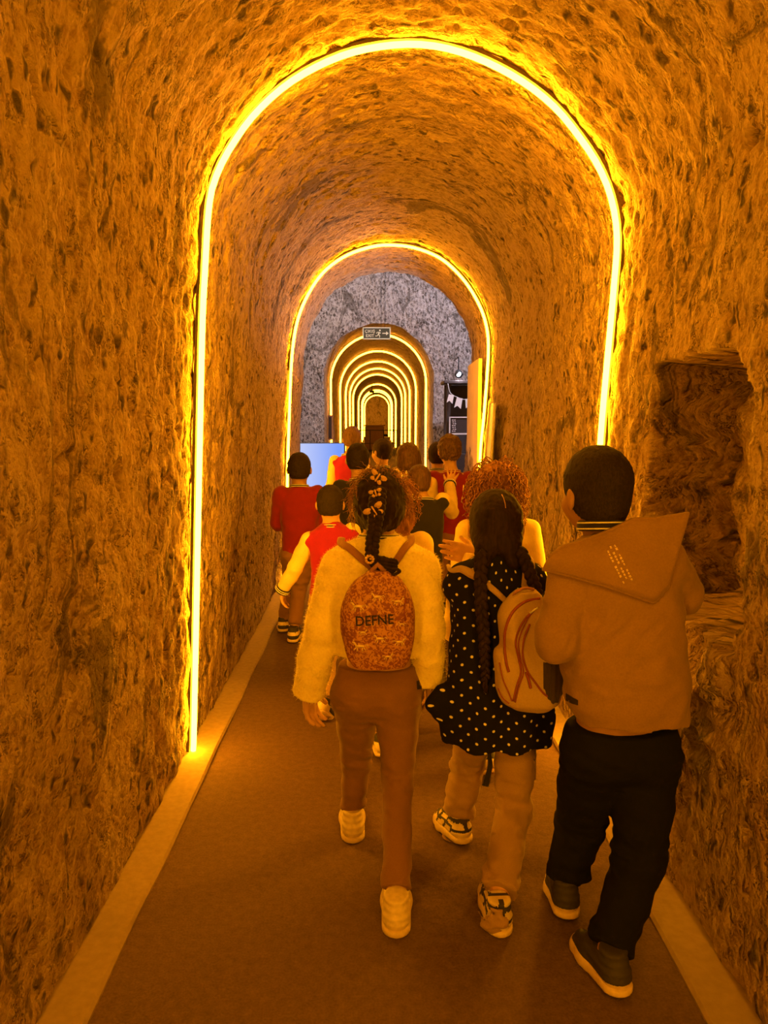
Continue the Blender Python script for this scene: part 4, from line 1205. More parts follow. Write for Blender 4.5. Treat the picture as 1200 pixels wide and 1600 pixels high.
    tail = catmull([P(580, 870, Yc - .13), P(590, 879, Yc - .145), P(606, 882, Yc - .15), P(612, 886, Yc - .150), P(600, 893, Yc - .155), P(580, 899, Yc - .155), P(568, 903, Yc - .15), P(563, 908, Yc - .145)], 6)
    for k in range(34):
        o_ = V3(random.gauss(0, .008), random.gauss(0, .006), random.gauss(0, .008))
        br.tube([p + o_ * (.35 + .9 * math.sin(math.pi * min(1, i / len(tail) * 1.15 + .1))) + V3(0, 0, random.uniform(-.001, .001)) for i, p in enumerate(tail)], [.0062 * (1 - .45 * i / len(tail)) for i in range(len(tail))], sides=5)
    br.part('braid', M['hair_dark'], ha)
    hb = MB(); c = P(580, 872, Yc - .128)
    ring(hb, c, V3(0, .1, 1), .0155, .005, 0, None, 14)
    for k in range(9):
        a = k * 2 * math.pi / 9; hb.tube([c + V3(math.cos(a) * .009 - .004, -.020, math.sin(a) * .009), c + V3(math.cos(a) * .013 - .004, -.023, math.sin(a) * .013)], .0045, sides=6)
    hb.part('hair_tie', M['clip'], ha)
    for (px, py, s, rot) in ((590, 746, 1.05, .6), (587, 770, .8, -.3), (585, 798, 1.25, -.55)):
        c = P(px, py, Yc - .085 - (.035 if py > 790 else .018 if py > 760 else .0)); b_ = MB(); Rr = Matrix.Rotation(rot, 3, 'Y')
        for sx in (-1, 1):
            for wx, wz, w_, h_ in ((.013, .007, .013, .010), (.010, -.008, .009, .008)):
                n_ = 12; ctr = V3(sx * wx, 0, wz) * s
                th0 = math.atan2(wz, sx * wx)
                fr = []
                for t in np.linspace(0, 2 * math.pi, n_, endpoint=False):
                    fc_ = .70 + .45 * math.cos(t - th0) + .12 * math.cos(3 * (t - th0))
                    fr.append(c + Rr @ (ctr * .85 + V3(math.cos(t) * w_ * s * fc_, -.003 - .30 * abs(math.cos(t) * w_ + wx), math.sin(t) * h_ * s * fc_)))
                bk = [p + V3(0, .003, 0) for p in fr]
                b_.add(fr + bk, [tuple(range(n_)), tuple(range(2 * n_ - 1, n_ - 1, -1))] + [(i, i + n_, (i + 1) % n_ + n_, (i + 1) % n_) for i in range(n_)])
        b_.tube([c + Rr @ V3(0, -.004, .013 * s), c + Rr @ V3(0, -.004, -.013 * s)], .0028, sides=6)
        b_.part('butterfly_clip', M['clip'], ha)
    return J, bv
J1, BV1 = girl_cardigan()

def backpack_round():
    Yb = 2.145; c = P(591, 966, Yb); w = P(650, 966, Yb).x - P(532, 966, Yb).x; h = P(591, 889, Yb).z - P(591, 1038, Yb).z
    Y0 = Yb + .0
    bp = thing('backpack', 'small round-topped orange printed backpack on the back of the girl in the fluffy cardigan', 'backpack', (c.x, Y0, c.z))
    lo, hi = (c.x - w * .7, Y0 - .12, c.z - h * .7), (c.x + w * .7, Y0 + .10, c.z + h * .7)
    F = Field(lo, hi, .005)
    secs = []
    for t in np.linspace(0, 1, 13):
        z = c.z - h / 2 + t * h
        a = w / 2 * ((.73 + .27 * math.sin(t / .42 * math.pi / 2)) if t < .42 else math.sqrt(max(.02, 1 - ((t - .42) / .60) ** 2.1)))
        if t < .06: a *= .93
        bdep = .062 * (.55 + .45 * math.sin(math.pi * min(1, .12 + t * .9)))
        secs.append((z, c.x, Y0, max(a, .02), bdep))
    F.loft(secs, 0, 0, 2.8)
    F.warp(lambda x, y, z: .004 * vnoise(x * 14, y * 14, z * 14, 2), .02)
    v, f = F.mesh(2)
    body = part('pack_body', v, f, M['floral'], bp)
    bb = bvh_of(v, f)
    # seam of the side gusset
    zp = [surf(bb, 632 + .8 * math.sin(k), 930 + 5 * k, .002) for k in range(9)]
    MB().tube([p for p in zp if p], .0022, sides=5).part('side_zip', M['piping_red'], bp)
    # animals of the print, pale patches on the cloth
    for (px, py, s, mir) in ((560, 948, 1.0, 1), (622, 940, .8, -1), (590, 933, .85, 1), (563, 1010, 1.0, 1), (624, 1003, .8, -1), (594, 998, .85, 1), (606, 1026, .7, -1), (567, 988, .6, -1), (628, 975, .5, 1)):
        an = MB()
        def q(x, y): return surf(bb, px + x * s * mir, py + y * s, .0016)
        for path, r in (([(-7, 0), (0, -1), (6, 0)], 2.3), ([(-6, -1), (-9, -6), (-12, -6)], 1.5), ([(-6, 1), (-10, 6)], .9), ([(-4, 2), (-5, 8)], .9), ([(5, 1), (9, 6)], .9), ([(3, 2), (4, 8)], .9), ([(6, -1), (11, -3), (13, 1)], .8), ([(-10, -8), (-11, -11)], .6)):
            pp = [q(*a) for a in path]
            if all(pp): an.tube(pp, [(.0008, r * s * .0019)] * len(pp), sides=6, up=V3(0, -1, 0))
        if an.v: an.part('printed_animal', M['print_pale'], bp)
    tv, tf = text_mesh('DEFNE', .041)
    ca, sa = math.cos(.055), math.sin(.055)
    out = []
    bw = []
    cen = P(585, 969.5, Yb - .06)
    for p in tv:
        x, z = (p.x * ca - p.y * sa) * .92, (p.x * sa + p.y * ca)
        pos = V3(cen.x + x, 0, cen.z + z)
        hh, nn, _, _ = bb.ray_cast(V3(pos.x, 1.5, pos.z), V3(0, 1, 0))
        out.append(hh + V3(0, -.0042, 0) if hh else V3(pos.x, Yb - .06, pos.z))
    nt_ = len(out); b = MB(); b.add(out, tf)
    b.part('lettering', M['letter'], bp, smooth=False)
    # straps over the shoulders
    for pts in ([(534, 851), (547, 858), (565, 873), (583, 888), (592, 897)], [(641, 848), (632, 857), (621, 872), (611, 886), (603, 897)]):
        pp = [surf(BV1, x, y, .006) for x, y in pts]
        pp = [p for p in pp if p]
        pp.insert(0, pp[0] + V3(0, .06, .006))
        MB().tube(catmull(pp, 5), (.0035, .0125), sides=8, up=V3(0, -1, .35)).part('strap', M['strap_brown'], bp)
    MB().tube([P(581, 893, Yb - .01), P(590, 882, Yb - .01), P(601, 893, Yb - .01)], (.003, .008), sides=6, up=V3(0, -1, 0)).part('carry_loop', M['strap_brown'], bp)
backpack_round()

# ------------------------------------------------------------------ 2. girl with two plaits in the polka dot dress
def girl_polka():
    Yc = 2.26; u = .97
    J = dict(u=u, yaw=0.0, root=V3(P(780, 1000, Yc).x, Yc, 0), head_yaw=-.05, head_pitch=-.06, hs=1.08)
    J['head'] = P(774, 822, Yc + .03); J['neck'] = P(777, 876, Yc)
    J['sh_l'], J['sh_r'] = P(722, 903, Yc + .01), P(828, 903, Yc + .0)
    J['el_l'], J['el_r'] = P(711, 985, Yc + .13), P(848, 985, Yc + .06)
    J['wr_l'], J['wr_r'] = P(741, 868, Yc + .22), P(845, 1050, Yc + .20)
    J['hd_l'], J['hn_l'] = V3(-1, .05, .22), V3(.1, 1, -.35)
    J['hd_r'], J['hn_r'] = V3(0, .8, -.6), V3(-1, 0, 0)
    J['hip_l'], J['hip_r'] = P(745, 1120, Yc), P(806, 1120, Yc)
    J['kn_l'], J['kn_r'] = P(730, 1200, 2.37), P(803, 1265, 2.22)
    heel(J, 'l', 728, 1322, .40, -.12, .01); heel(J, 'r', 784, 1467, .03)
    root = person('girl with two dark plaits in a navy polka dot dress, one hand held out', J)
    make_body(J, root, M['skin'], .0045, curl=(.14, .5), spread=(.04, .08))
    T = lambda py, xl, xr, b, dy=0: (P(0, py, Yc - b * (.95 if py > 1020 else .5)).z, (P(xl, py, Yc).x + P(xr, py, Yc).x) / 2, Yc + dy, (P(xr, py, Yc).x - P(xl, py, Yc).x) / 2, b)
    secs = [T(1182, 692, 860, .128), T(1150, 689, 861, .128), T(1110, 694, 856, .124), T(1050, 700, 850, .114), T(1000, 703, 846, .104), T(950, 704, 846, .100), T(912, 706, 844, .094), T(890, 718, 833, .082), T(875, 740, 812, .062), T(866, 752, 800, .05)]
    def frill(F):
        for q in 'lr':
            s = J['sh_' + q]; sg = -1 if q == 'l' else 1
            F.cone(s, s + V3(sg * .012, 0, -.028), .050 * u, .052 * u, .02)
        F.cone(P(705, 1085, Yc - .02), P(683, 1098, Yc - .03), .034, .026, .02); F.cone(P(690, 1080, Yc - .02), P(676, 1100, Yc - .03), .022, .018, .015); F.cone(P(688, 1112, Yc - .02), P(700, 1095, Yc - .03), .022, .026, .015)
    # long cream sleeves of the shirt below
    sl, v, f = make_top(J, root, M['cream'], 'shirt', [(z, x, y, a * .86, b * .84) for z, x, y, a, b in secs[3:]], True, (.043, .043, .036), .006, .004, .015)
    F_secs = secs
    pts = [V3(x, y, z) for z, x, y, a, b in secs]
    lo, hi = bounds(pts, .20); lo[0] -= .03
    F = Field(lo, hi, .0055); F.loft(secs, 0, 0, 2.2); frill(F)
    def folds(x, y, z):
        t = np.clip((1.0 - z) / .5, 0, 1); a = np.arctan2(y - Yc, x - J['root'].x)
        return .0055 * t * np.sin(a * 7 + 2 * np.sin(z * 6)) + .005 * vnoise(x * 12, y * 12, z * 14, 8)
    F.warp(folds, .03)
    v, f = F.mesh(1)
    cx = J['root'].x
    a = np.arctan2(v[:, 0] - cx, -(v[:, 1] - Yc)); uvc = np.stack([a * .135 + .02 * v[:, 2], v[:, 2] + .004 * np.sin(v[:, 0] * 60)], 1)
    dress = part('dress', v, f, M['polka'], root, uv=uvc)
    bv = bvh_of(v, f)
    tr, tv, tf = make_trousers(J, root, M['khaki'], (.078, .064, .058, .054, .055), .006, .092, .0, .010, pel=(.105, .08))
    bt = bvh_of(tv, tf)
    fl = [surf(bt, x, y, .006) for x, y in ((822, 1180), (832, 1182), (832, 1212), (824, 1214))]
    c = P(829, 1196, 2.24); MB().box((c.x + .002, 2.24, c.z), (.018, .075, .075), bev=.006).part('cargo_pocket', M['khaki'], tr)
    for q in 'lr': make_shoe(J, q, root, ([M['shoe_white'], M['shoe_dark']], M['shoe_sole']), .98, stride_shoe)
    # tied ribbon end hanging below the hem
    r0 = [P(764, 1176, Yc - .02), P(766, 1195, Yc - .02), P(762, 1214, Yc - .02), P(758, 1228, Yc - .02)]
    MB().tube(catmull(r0, 4), [(.003, .006 + .006 * t) for t in np.linspace(0, 1, 13)], sides=8, up=V3(0, -1, 0)).part('ribbon', M['navy'], dress)
    def bulk(F, H):
        F.ell(H(0, -.035, -.02), (.078 * u, .066 * u, .085 * u), H.R, .02)
        for s in (-1, 1): F.cone(H(s * .035, -.075, -.05), H(s * .045, -.08, -.095), .036 * u, .026 * u, .02)
    ha = hair_cap(J, root, M['hair_dark'], .005, 1.09, -.075, .003, extra=bulk, freq=70)
    H = head_frame(J)
    hbv = bvh_of([tuple(Vector(q.co) + origin_of(ha)) for q in ha.data.vertices], [tuple(q.vertices) for q in ha.data.polygons])
    pp = [surf(hbv, x, y, .0006) for x, y in ((784, 773), (787, 779), (789, 786), (790, 794))]; pp = [q for q in pp if q]
    if len(pp) > 1: MB().tube(pp, .0013, sides=5).part('parting', M['skin'], ha)
    for path in ([P(752, 862, Yc - .085), P(751, 900, Yc - .110), P(752, 945, Yc - .122), P(756, 990, Yc - .126), P(758, 1030, Yc - .128), P(759, 1062, Yc - .13)], [P(812, 858, Yc - .075), P(826, 890, Yc - .105), P(838, 925, Yc - .115), P(842, 958, Yc - .12), P(840, 985, Yc - .12)]):
        path = catmull(path, 10); n = len(path); br = MB()
        for j in range(3):
            pts = []
            for i, p in enumerate(path):
                ph = i / n * math.pi * (11 if n > 45 else 9) + j * 2 * math.pi / 3
                pts.append(p + V3(.0105 * math.sin(ph), -.006 * math.sin(2 * ph), 0))
            br.tube(catmull(pts, 2), [.0105 * (1.1 - .55 * (i / (2 * n)) ** 2) for i in range(2 * n - 1)], sides=7)
        for k in range(10):
            e = path[-1]; br.tube([e + V3(random.gauss(0, .004), random.gauss(0, .003), 0), e + V3(random.gauss(0, .006), random.gauss(0, .004), -.02), e + V3(random.gauss(0, .004), 0, -.045)], [.004, .0035, .001], sides=4)
        br.part('plait', M['hair_dark'], ha)
    return J, bv
J2, BV2 = girl_polka()

def backpack_beige():
    Yb = 2.08
    def Q(x, y, dy=0): return P(x, y, Yb + dy)
    c = Q(822, 1012); bp = thing('backpack', 'beige backpack with dark red curved piping hanging off the polka dot dress', 'backpack', tuple(c))
    rows = [(1106, 800, 860), (1095, 784, 872), (1075, 774, 876), (1050, 774, 876), (1020, 776, 872), (990, 776, 866), (965, 779, 860), (945, 786, 854), (930, 797, 846), (922, 806, 838)]
    secs = []
    for i, (py, xl, xr) in enumerate(rows):
        a, b = Q(xl, py), Q(xr, py)
        secs.append((a.z, (a.x + b.x) / 2, Yb, (b.x - a.x) / 2, .062 * (1 - .35 * (i / 9) ** 2) * (.7 if i == 0 else 1)))
    F = Field((c.x - .17, Yb - .12, c.z - .26), (c.x + .17, Yb + .12, c.z + .26), .005)
    F.loft(secs, 0, 0, 2.5)
    F.warp(lambda x, y, z: .006 * np.sin((x - c.x) * 75 + 3 * np.sin((z - c.z) * 14)) * np.exp(-((z - c.z - .03) / .09) ** 2) + .004 * vnoise(x * 16, y * 16, z * 16, 12), .02)
    v, f = F.mesh(2)
    part('pack_body', v, f, M['strap_beige'], bp); bb = bvh_of(v, f)
    for pts, r in (([(843, 935), (820, 940), (800, 958), (790, 985), (789, 1010), (791, 1035), (795, 1050)], .0042), ([(838, 950), (822, 965), (810, 985), (806, 1005), (811, 1030), (814, 1050), (808, 1070), (802, 1095)], .0030), ([(838, 950), (825, 966), (815, 986), (810, 1006), (814, 1030), (818, 1050), (811, 1072), (805, 1097)], .0022), ([(828, 975), (818, 1000), (817, 1025), (824, 1048), (836, 1066), (850, 1084), (862, 1090)], .0032), ([(781, 1035), (786, 1060), (794, 1080), (800, 1095)], .0022), ([(779, 1075), (786, 1090), (796, 1099)], .0018), ([(822, 1050), (826, 1062), (829, 1075)], .0045)):
        pp = [surf(bb, x, y, .0015) for x, y in pts]; pp = [p for p in pp if p]
        if len(pp) > 2: MB().tube(catmull(pp, 5), r, sides=6).part('piping', M['piping_red'], bp)
    # dark net pocket on the side
    lo = Q(840, 1030); F = Field(tuple(Q(828, 1105) - V3(0, .14, 0)), tuple(Q(896, 1015) + V3(.02, .16, 0)), .005)
    F.loft([(Q(0, 1092).z, Q(858, 1092).x, Yb - .006, .020, .052), (Q(0, 1075).z, Q(857, 1075).x, Yb - .006, .038, .062), (Q(0, 1050).z, Q(857, 1050).x, Yb - .006, .038, .064), (Q(0, 1028).z, Q(857, 1028).x, Yb - .006, .034, .062)], 0, 0, 2.4)
    F.warp(lambda x, y, z: .0022 * np.sin(x * 420), .02)
    v2, f2 = F.mesh(1); part('net_pocket', v2, f2, M['mesh_pocket'], bp); b2 = bvh_of(v2, f2)
    pp = [surf(b2, x, y, .002) for x, y in ((839, 1032), (848, 1034), (858, 1034), (867, 1033), (873, 1031))]; pp = [p for p in pp if p]
    if len(pp) > 2: MB().tube(pp, .003, sides=6).part('pocket_hem', M['piping_red'], bp)
    zt = [surf(bb, x, y, .003) for x, y in ((828, 958), (834, 953), (840, 949))]; zt = [p for p in zt if p]
    if len(zt) > 1: MB().tube(zt, .003, sides=6).part('zip_pull', M['chalk'], bp)
    # straps: one crossing the back from the far shoulder, one up over the near shoulder
    st = []
    for x, y, w in ((708, 893, 7), (722, 891, 11), (737, 897, 14), (752, 905, 12), (764, 915, 9)):
        p = surf(BV2, x, y, .008); st.append((p, w))
    for x, y, w in ((776, 925, 9), (786, 935, 8), (796, 945, 8)):
        p = surf(BV2, x, y, .012); st.append((p, w))
    st = [(p, w) for p, w in st if p]
    st.insert(0, (st[0][0] + V3(-.004, .06, .004), 6))
    pts = catmull([p for p, _ in st], 5); ws = np.interp(np.linspace(0, len(st) - 1, len(pts)), range(len(st)), [w for _, w in st])
    MB().tube(pts, [(.004, float(w) * .0011) for w in ws], sides=8, up=V3(0, -1, .3)).part('strap', M['strap_beige'], bp)
    st = [surf(BV2, x, y, .012) for x, y in ((822, 880), (823, 890), (822, 905), (820, 920))]
    st = [p for p in st if p] + [Q(820, 933, .0)]
    st.insert(0, st[0] + V3(0, .06, .0))
    MB().tube(catmull(st, 5), (.004, .020), sides=8, up=V3(0, -1, .2)).part('strap', M['strap_beige'], bp)
    MB().tube(catmull([Q(800, 936, -.0), Q(806, 925, -.02), Q(820, 919, -.02), Q(834, 921, -.01)], 5), .0045, sides=6).part('carry_loop', M['strap_brown'], bp)
backpack_beige()

# ------------------------------------------------------------------ 3. tall boy in the mustard hooded jacket
def boy_hood():
    Yc = 1.95; u = 1.06
    J = dict(u=u, yaw=.06, root=V3(P(970, 1000, Yc).x, Yc, 0), head_yaw=.30, head_pitch=-.02, hs=1.02)
    J['head'] = P(929, 772, Yc + .04); J['neck'] = P(944, 834, Yc)
    J['sh_l'], J['sh_r'] = P(895, 888, Yc), P(1037, 874, Yc - .01)
    J['el_l'], J['el_r'] = P(871, 1000, Yc - .05), P(1064, 928, Yc + .05)
    J['wr_l'], J['wr_r'] = P(905, 995, Yc + .17), P(1058, 915, Yc + .23)
    J['hd_l'], J['hn_l'] = V3(.1, .95, .15), V3(1, 0, -.3)
    J['hd_r'], J['hn_r'] = V3(-.1, .9, .3), V3(-1, 0, -.3)
    J['hip_l'], J['hip_r'] = P(930, 1165, Yc), P(1008, 1165, Yc)
    J['kn_l'], J['kn_r'] = P(906, 1290, 2.05), P(1000, 1335, 1.90)
    heel(J, 'l', 888, 1442, -.05, -.10, .005); heel(J, 'r', 974, 1564, .24, -.10, .005)
    root = person('tallest boy, in a mustard hooded jacket and black trousers, elbows bent', J)
    make_body(J, root, M['skin_tan'], .005)
    T = lambda py, xl, xr, b, dy=0: (P(0, py, Yc - b * (.95 if py > 1020 else .5)).z, (P(xl, py, Yc).x + P(xr, py, Yc).x) / 2, Yc + dy, (P(xr, py, Yc).x - P(xl, py, Yc).x) / 2, b)
    secs = [T(1150, 893, 1068, .118), T(1120, 884, 1071, .122), T(1070, 877, 1072, .122), T(1010, 876, 1070, .118), T(950, 880, 1064, .112), T(900, 884, 1058, .104), T(868, 888, 1044, .092), T(848, 904, 1018, .075), T(832, 920, 985, .058)]
    gr = [(P(a, b, Yc - .12), P(c, d, Yc - .12), w, h) for a, b, c, d, w, h in ((928, 925, 882, 1030, .007, .022), (975, 925, 900, 1030, .010, .012), (1000, 960, 905, 1060, .012, .010), (1060, 960, 985, 1010, .012, .007), (905, 905, 900, 950, .008, .009), (890, 1050, 960, 1085, .012, .007))]
    o, v, f = make_top(J, root, M['mustard'], 'hooded_jacket', secs, True, (.058, .056, .048), .0055, .006, .012, kt=.02, grooves=gr)
    bv = bvh_of(v, f)
    # the hood lying flat across the back
    topc = [(858, 872), (880, 855), (905, 848), (935, 838), (962, 826), (990, 812), (1030, 811), (1078, 803)]
    botc = [(849, 890), (880, 897), (912, 906), (945, 915), (975, 925), (1002, 935), (1024, 942), (1046, 915)]
    nu, nv = 29, 13
    tp, bt_ = resample(topc, nu), resample(botc, nu)
    front = []
    for j in range(nv):
        t = j / (nv - 1)
        for i in range(nu):
            s = i / (nu - 1); px, py = tp[i] * (1 - t) + bt_[i] * t
            p = surf(bv, px, py, .0)
            Y = (Yc - .10) if p is None else p.y
            base = min(Y, Yc - .055) if p is not None else Yc - .075
            puff = .012 + .030 * math.sin(math.pi * min(1, t * .85 + .1)) * (.55 + .45 * math.sin(math.pi * s))
            front.append((px, py, base - puff))
    fy = np.array([q[2] for q in front]).reshape(nv, nu)
    for _ in range(6):
        g = np.pad(fy, 1, mode='edge'); fy = (g[1:-1, 1:-1] * 2 + g[:-2, 1:-1] + g[2:, 1:-1] + g[1:-1, :-2] + g[1:-1, 2:]) / 6
    hv = [P(px, py, float(y)) for (px, py, _), y in zip(front, fy.ravel())]
    th = .014
    def shell(inset):
        out = []
        for k, p in enumerate(hv):
            out.append(p + V3(0, th + inset, 0))
        return out
    n = nu * nv; back = shell(0.0)
    q = lambda i, j: j * nu + i
    fc = [(q(i, j), q(i, j + 1), q(i + 1, j + 1), q(i + 1, j)) for j in range(nv - 1) for i in range(nu - 1)]
    fc += [(n + q(i, j), n + q(i + 1, j), n + q(i + 1, j + 1), n + q(i, j + 1)) for j in range(nv - 1) for i in range(nu - 1)]
    edge = [q(i, 0) for i in range(nu)] + [q(nu - 1, j) for j in range(1, nv)] + [q(i, nv - 1) for i in range(nu - 2, -1, -1)] + [q(0, j) for j in range(nv - 2, 0, -1)]
    fc += [(edge[k], edge[(k + 1) % len(edge)], n + edge[(k + 1) % len(edge)], n + edge[k]) for k in range(len(edge))]
    hood = part('hood', hv + back, fc, M['mustard'], o)
    hm = MB(); hm.tube([hv[q(i, nv - 1)] + V3(0, .006, 0) for i in range(nu)], .0055, sides=6); hm.tube([hv[q(i, 0)] + V3(0, .006, 0) for i in range(nu)], .0055, sides=6)
    hm.part('hood_seam', M['mustard'], o)
    hb = bvh_of(np.array([tuple(p) for p in hv]), [g for g in fc if max(g) < n])
    pr = MB()
    for k in range(3):
        for j in range(12):
            if (j * 7 + k * 3) % 5 == 0: continue
            t = j / 11; x, y = 947 + k * 6.5 + 26 * t, 856 - k * 2.2 + 52 * t
            a, b = surf(hb, x, y, .0012), surf(hb, x + 1.8, y + 3.4, .0012)
            if a and b: pr.tube([a, b], [(.0006, .0032 - .0006 * ((j + k) % 3))] * 2, sides=5, up=V3(0, -1, 0))
    pr.part('printed_lines', M['print_pale'], o)
    tg = [surf(bv, x, y, .002) for x, y in ((885, 1083), (893, 1088), (904, 1094), (904, 1102), (894, 1099), (885, 1094))]
    if all(tg): part('tag', tg + [p + V3(0, .0015, 0) for p in tg], [(0, 1, 2, 3, 4, 5), (11, 10, 9, 8, 7, 6)] + [(i, 6 + i, 6 + (i + 1) % 6, (i + 1) % 6) for i in range(6)], M['tag'], o, smooth=False)
    wb = secs[0]
    make_collar(J, root, [M['navy'], M['white']], (.060, .058), .012, .020, .15)
    make_trousers(J, root, M['black'], (.098, .077, .067, .057, .052), .006, .075, .03, .008, pel=(.146, .10))
    for q_ in 'lr': make_shoe(J, q_, root, ([M['shoe_sole'], M['shoe_dark']], M['shoe_sole'], M['navy']), .96, lambda x, y, z: 1 if z > .03 else 0)
    hair_cap(J, root, M['hair_black'], .005, 1.09, -.066, .003, crown=.010, freq=110)
    return J
J3 = boy_hood()

# ------------------------------------------------------------------ the children ahead
def kid(label, J, jacket='red', sleeve='cream', trousers='brown_cloth', hair='short', hmat='hair_black', skin='skin', shoes='band', collar=True, cuffs=True, vox=.0085, hair_fn=None, jname='varsity_jacket', collar_mats=None, spread=(.08, .08), curl=(.45, .45), skin_vox=None):
    root = person(label, J)
    make_body(J, root, M[skin], skin_vox or vox, curl=curl, spread=spread)
    if sleeve == jacket:
        jk, v, f = make_top(J, root, M[jacket], jname, vox=vox)
    else:
        jk, v, f = make_top(J, root, M[jacket], jname, sleeves=False, vox=vox)
        make_sleeves(J, jk, M[sleeve], vox=vox)
    if collar: make_collar(J, jk, collar_mats or VARSITY, (.056, .054), .004, .014, .2)
    if cuffs: make_cuffs(J, jk, VARSITY, .044)
    make_trousers(J, root, M[trousers], vox=vox, r=(.080, .062, .052, .047, .047))
    pat = {'band': band_shoe, 'heel': heel_cap, 'stride': stride_shoe}[shoes]
    for q in 'lr': make_shoe(J, q, root, ([M['shoe_white'], M['shoe_dark']], M['shoe_sole']), 1.0, pat, .0075)
    if hair == 'short': hair_cap(J, root, M[hmat], vox * .8, 1.08, -.060, .0035)
    elif hair == 'tousled': hair_cap(J, root, M[hmat], vox * .75, 1.14, -.060, .011, freq=48)
    elif hair == 'bob': hair_cap(J, root, M[hmat], vox * .8, 1.16, -.075, .004, extra=lambda F, H: F.ell(H(0, -.035, -.03), (.085 * H.s, .07 * H.s, .06 * H.s), H.R, .03))
    elif hair == 'curly': hair_fn(J, root)
    return root

def curls(n, rad, drop, mat, length=(.06, .14), base=1.12, zlow=-.10, seed=3, cr=(.006, .011)):
    def fn(J, root):
        H = head_frame(J); rs = random.Random(seed)
        ha = hair_cap(J, root, M[mat], .007, base, -.075, .010, freq=42, extra=lambda F, H: F.ell(H(0, -.03, -.04 - drop * .25), (.088 * H.s, .075 * H.s, .07 * H.s + drop * .3), H.R, .03))
        b = MB()
        for i in range(n):
            th = rs.uniform(0, 2 * math.pi); ph = math.acos(rs.uniform(-.55, 1.0))
            d = V3(math.sin(ph) * math.cos(th), math.sin(ph) * math.sin(th), math.cos(ph))
            if d.y > .45 and d.z < .45: continue
            p = H(d.x * .082, -.016 + d.y * .095, .02 + d.z * .092)
            dirv = (H.R @ d + V3(0, 0, .15)).normalized(); L = rs.uniform(*length); seg = 16; r = rs.uniform(*cr); pts = []; turn = rs.uniform(2.2, 4.0) * rs.choice((-1, 1)); a0 = rs.uniform(0, 6.28)
            for k in range(seg):
                t = k / (seg - 1)
                dirv = (dirv + V3(0, 0, -.16 - drop * .6)).normalized()
                p = p + dirv * L / seg
                rel = p - J['head']
                e1 = dirv.orthogonal().normalized(); e2 = dirv.cross(e1); a = a0 + turn * 2 * math.pi * t
                pts.append(p + (e1 * math.cos(a) + e2 * math.sin(a)) * r * (.4 + .6 * t))
            b.tube(pts, [rad * (1 - .5 * k / seg) for k in range(seg)], sides=4, caps=False)
        b.part('curls', M[mat], ha)
    return fn

def at(px, Y): return P(px, 700, Y).x

# girl with auburn curls, before the polka dot girl
J = pose(at(781, 3.0), 3.0, 1.245, .0, -.14, .5)
J['head'] = P(775, 768, 2.98)
kid('girl with a mass of auburn curls and a loose yellow-cream top', J, 'cream', 'cream', 'khaki', 'curly', shoes='heel', collar=False, cuffs=False, hair_fn=curls(330, .0030, .25, 'hair_auburn', (.07, .15), 1.20), jname='loose_top')
# red boy by the rock wall
J = pose(at(467, 4.75), 4.75, 1.215, .02, -.12, .3, swing=.03)
J['an_l'] = V3(at(436, 4.85), 4.90, .062); J['an_r'] = V3(at(456, 4.70), 4.66, .07)
J['kn_l'] = V3(at(450, 4.80), 4.84, .33); J['kn_r'] = V3(at(464, 4.75), 4.77, .33)
for q, s in (('l', -1), ('r', 1)):
    J['el_' + q] = J['sh_' + q] + V3(s * (.03 if s < 0 else .0), .05, -.20); J['wr_' + q] = J['el_' + q] + V3(-s * .03, .18, -.04); J['hd_' + q] = V3(0, 1, 0)
kid('boy in a plain dark red jacket walking closest to the rock wall beside the screen', J, 'red', 'red', 'brown_cloth', 'short', shoes='band', skin='skin_tan', cuffs=False)
# crimson vest and cream sleeves with striped cuffs
J = pose(at(516, 3.72), 3.72, 1.105, -.02, .18, 1.0)
J['head'] = P(516, 787, 3.74); J['neck'] = P(519, 826, 3.72)
J['sh_l'] = P(484, 843, 3.72); J['el_l'] = P(462, 886, 3.70); J['wr_l'] = P(442, 920, 3.74); J['hd_l'] = V3(-.03, .05, -1); J['hn_l'] = V3(1, -.2, 0)
J['an_r'] = P(507, 1103, 3.42); J['kn_r'] = P(513, 1020, 3.66); J['fp_r'] = -.75; J['fy_r'] = -.35
kid('small boy in a bright crimson jacket with cream sleeves, striped cuff swinging out', J, 'crimson', 'cream', 'khaki', 'short', shoes='heel', skin_vox=.006)
# auburn frizzy girl hidden behind the cardigan girl
J = pose(at(617, 3.15), 3.15, 1.155, .0, -.12, .4)
J['head'] = P(617, 788, 3.16)
kid('girl with frizzy brown hair in a cream jacket, half hidden by the braided girl', J, 'cream', 'cream', 'khaki', 'curly', shoes='heel', collar=False, cuffs=False, hair_fn=curls(230, .0022, .1, 'hair_auburn', (.04, .09), 1.12, seed=9, cr=(.004, .008)), jname='jacket')
# navy vest boy with the raised hand
J = pose(at(663, 4.45), 4.45, 1.155, -.05, .14, .6)
J['head'] = P(655, 752, 4.46)
J['sh_r'] = P(692, 781, 4.45); J['el_r'] = P(706, 800, 4.60); J['wr_r'] = P(703, 757, 4.86); J['hd_r'] = V3(.25, .12, 1); J['hn_r'] = V3(0, 1, -.1)
kid('boy in a dark navy vest reaching his open hand to the red jacket', J, 'navy', 'cream', 'brown_cloth', 'short', hmat='hair_brown', skin_vox=.006, spread=(.08, .26), curl=(.4, .10))
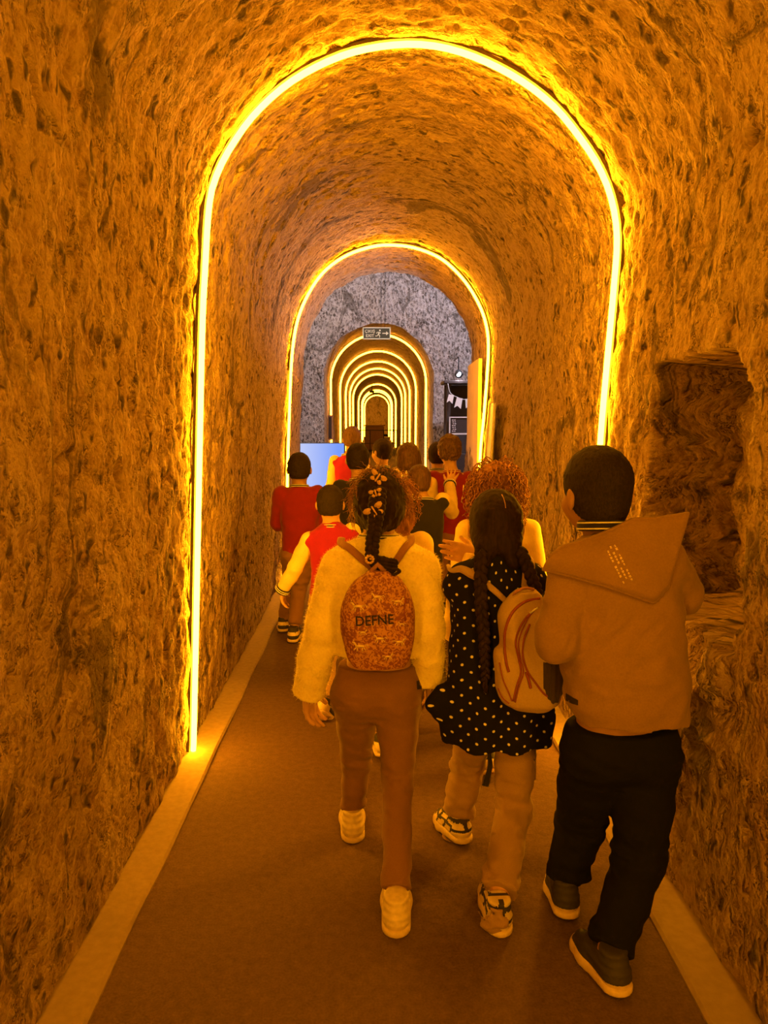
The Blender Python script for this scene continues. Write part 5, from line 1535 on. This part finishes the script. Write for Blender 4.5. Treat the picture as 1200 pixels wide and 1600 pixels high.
# red jacket with pale piping
J = pose(at(706, 5.3), 5.3, 1.28, .0, -.14, .6, head_yaw=.1)
J['head'] = P(702, 704, 5.31)
kid('tousle-haired child in a dark red jacket whose back is touched by an open hand', J, 'red', 'red', 'brown_cloth', 'tousled', hmat='hair_brown', cuffs=False, collar_mats=[M['red'], M['print_pale']])
b = MB()
root = [o for o in bpy.data.objects if o.get('label', '').startswith('tousle-haired')][0]
J_red = J
jk = [c for c in root.children if c.name.startswith('varsity')][0]
bvr = bvh_of([tuple(Vector(v.co) + origin_of(root)) for v in jk.data.vertices], [tuple(p.vertices) for p in jk.data.polygons])
for pts in ([(717, 723), (723, 740), (724, 760), (721, 785)], [(689, 723), (683, 735), (682, 750)]):
    pp = [surf(bvr, x, y, .002) for x, y in pts]; pp = [p for p in pp if p]
    if len(pp) > 1: b.tube(pp, .004, sides=5)
if b.v: b.part('piping', M['print_pale'], jk)
# dark head beside it
J = pose(at(684, 5.85), 5.85, 1.245, .0, .12, .5)
kid('dark-haired child in cream showing only behind the tousle-haired child', J, 'cream', 'cream', 'brown_cloth', 'short', hmat='hair_dark', jname='jacket', cuffs=False, vox=.01)
# bob hair with earring
J = pose(at(643, 5.02), 5.02, 1.255, .0, .12, .5, head_yaw=.25)
J['head'] = P(637, 718, 5.06)
rt = kid('child with a round dark bob and a bright earring in a cream jacket', J, 'cream', 'cream', 'brown_cloth', 'bob', hmat='hair_brown', jname='jacket', cuffs=False)
H = head_frame(J); c = P(635, 738, 4.95)
MB().tube([c + V3(0, 0, .012), c, c + V3(0, 0, -.014)], [.003, .009, .004], sides=8).part('earring', plain('pearl', (.95, .93, .85), rough=.15), rt)
# face turned aside
J = pose(at(597, 6.2), 6.2, 1.245, .0, -.12, .5, head_yaw=.75)
J['head'] = P(596, 706, 6.2)
kid('child with short dark hair turning the face aside in the middle of the group', J, 'navy', 'cream', 'brown_cloth', 'short', hmat='hair_dark', cuffs=False, vox=.01)
# tall pink vest far ahead
J = pose(at(545, 6.75), 6.75, 1.33, -.05, .14, .5, swing=.06)
J['head'] = P(550, 686, 6.76)
kid('farthest tall boy in a crimson vest with cream sleeves before the screen', J, 'crimson', 'cream', 'brown_cloth', 'short', hmat='hair_brown', vox=.01)
# dark jacket
J = pose(at(560, 4.91), 4.91, 1.245, .0, -.12, .5)
J['head'] = P(559, 718, 4.96)
kid('dark-haired boy in a black jacket behind the crimson-vested tall boy', J, 'navy', 'navy', 'brown_cloth', 'short', jname='jacket', cuffs=False)
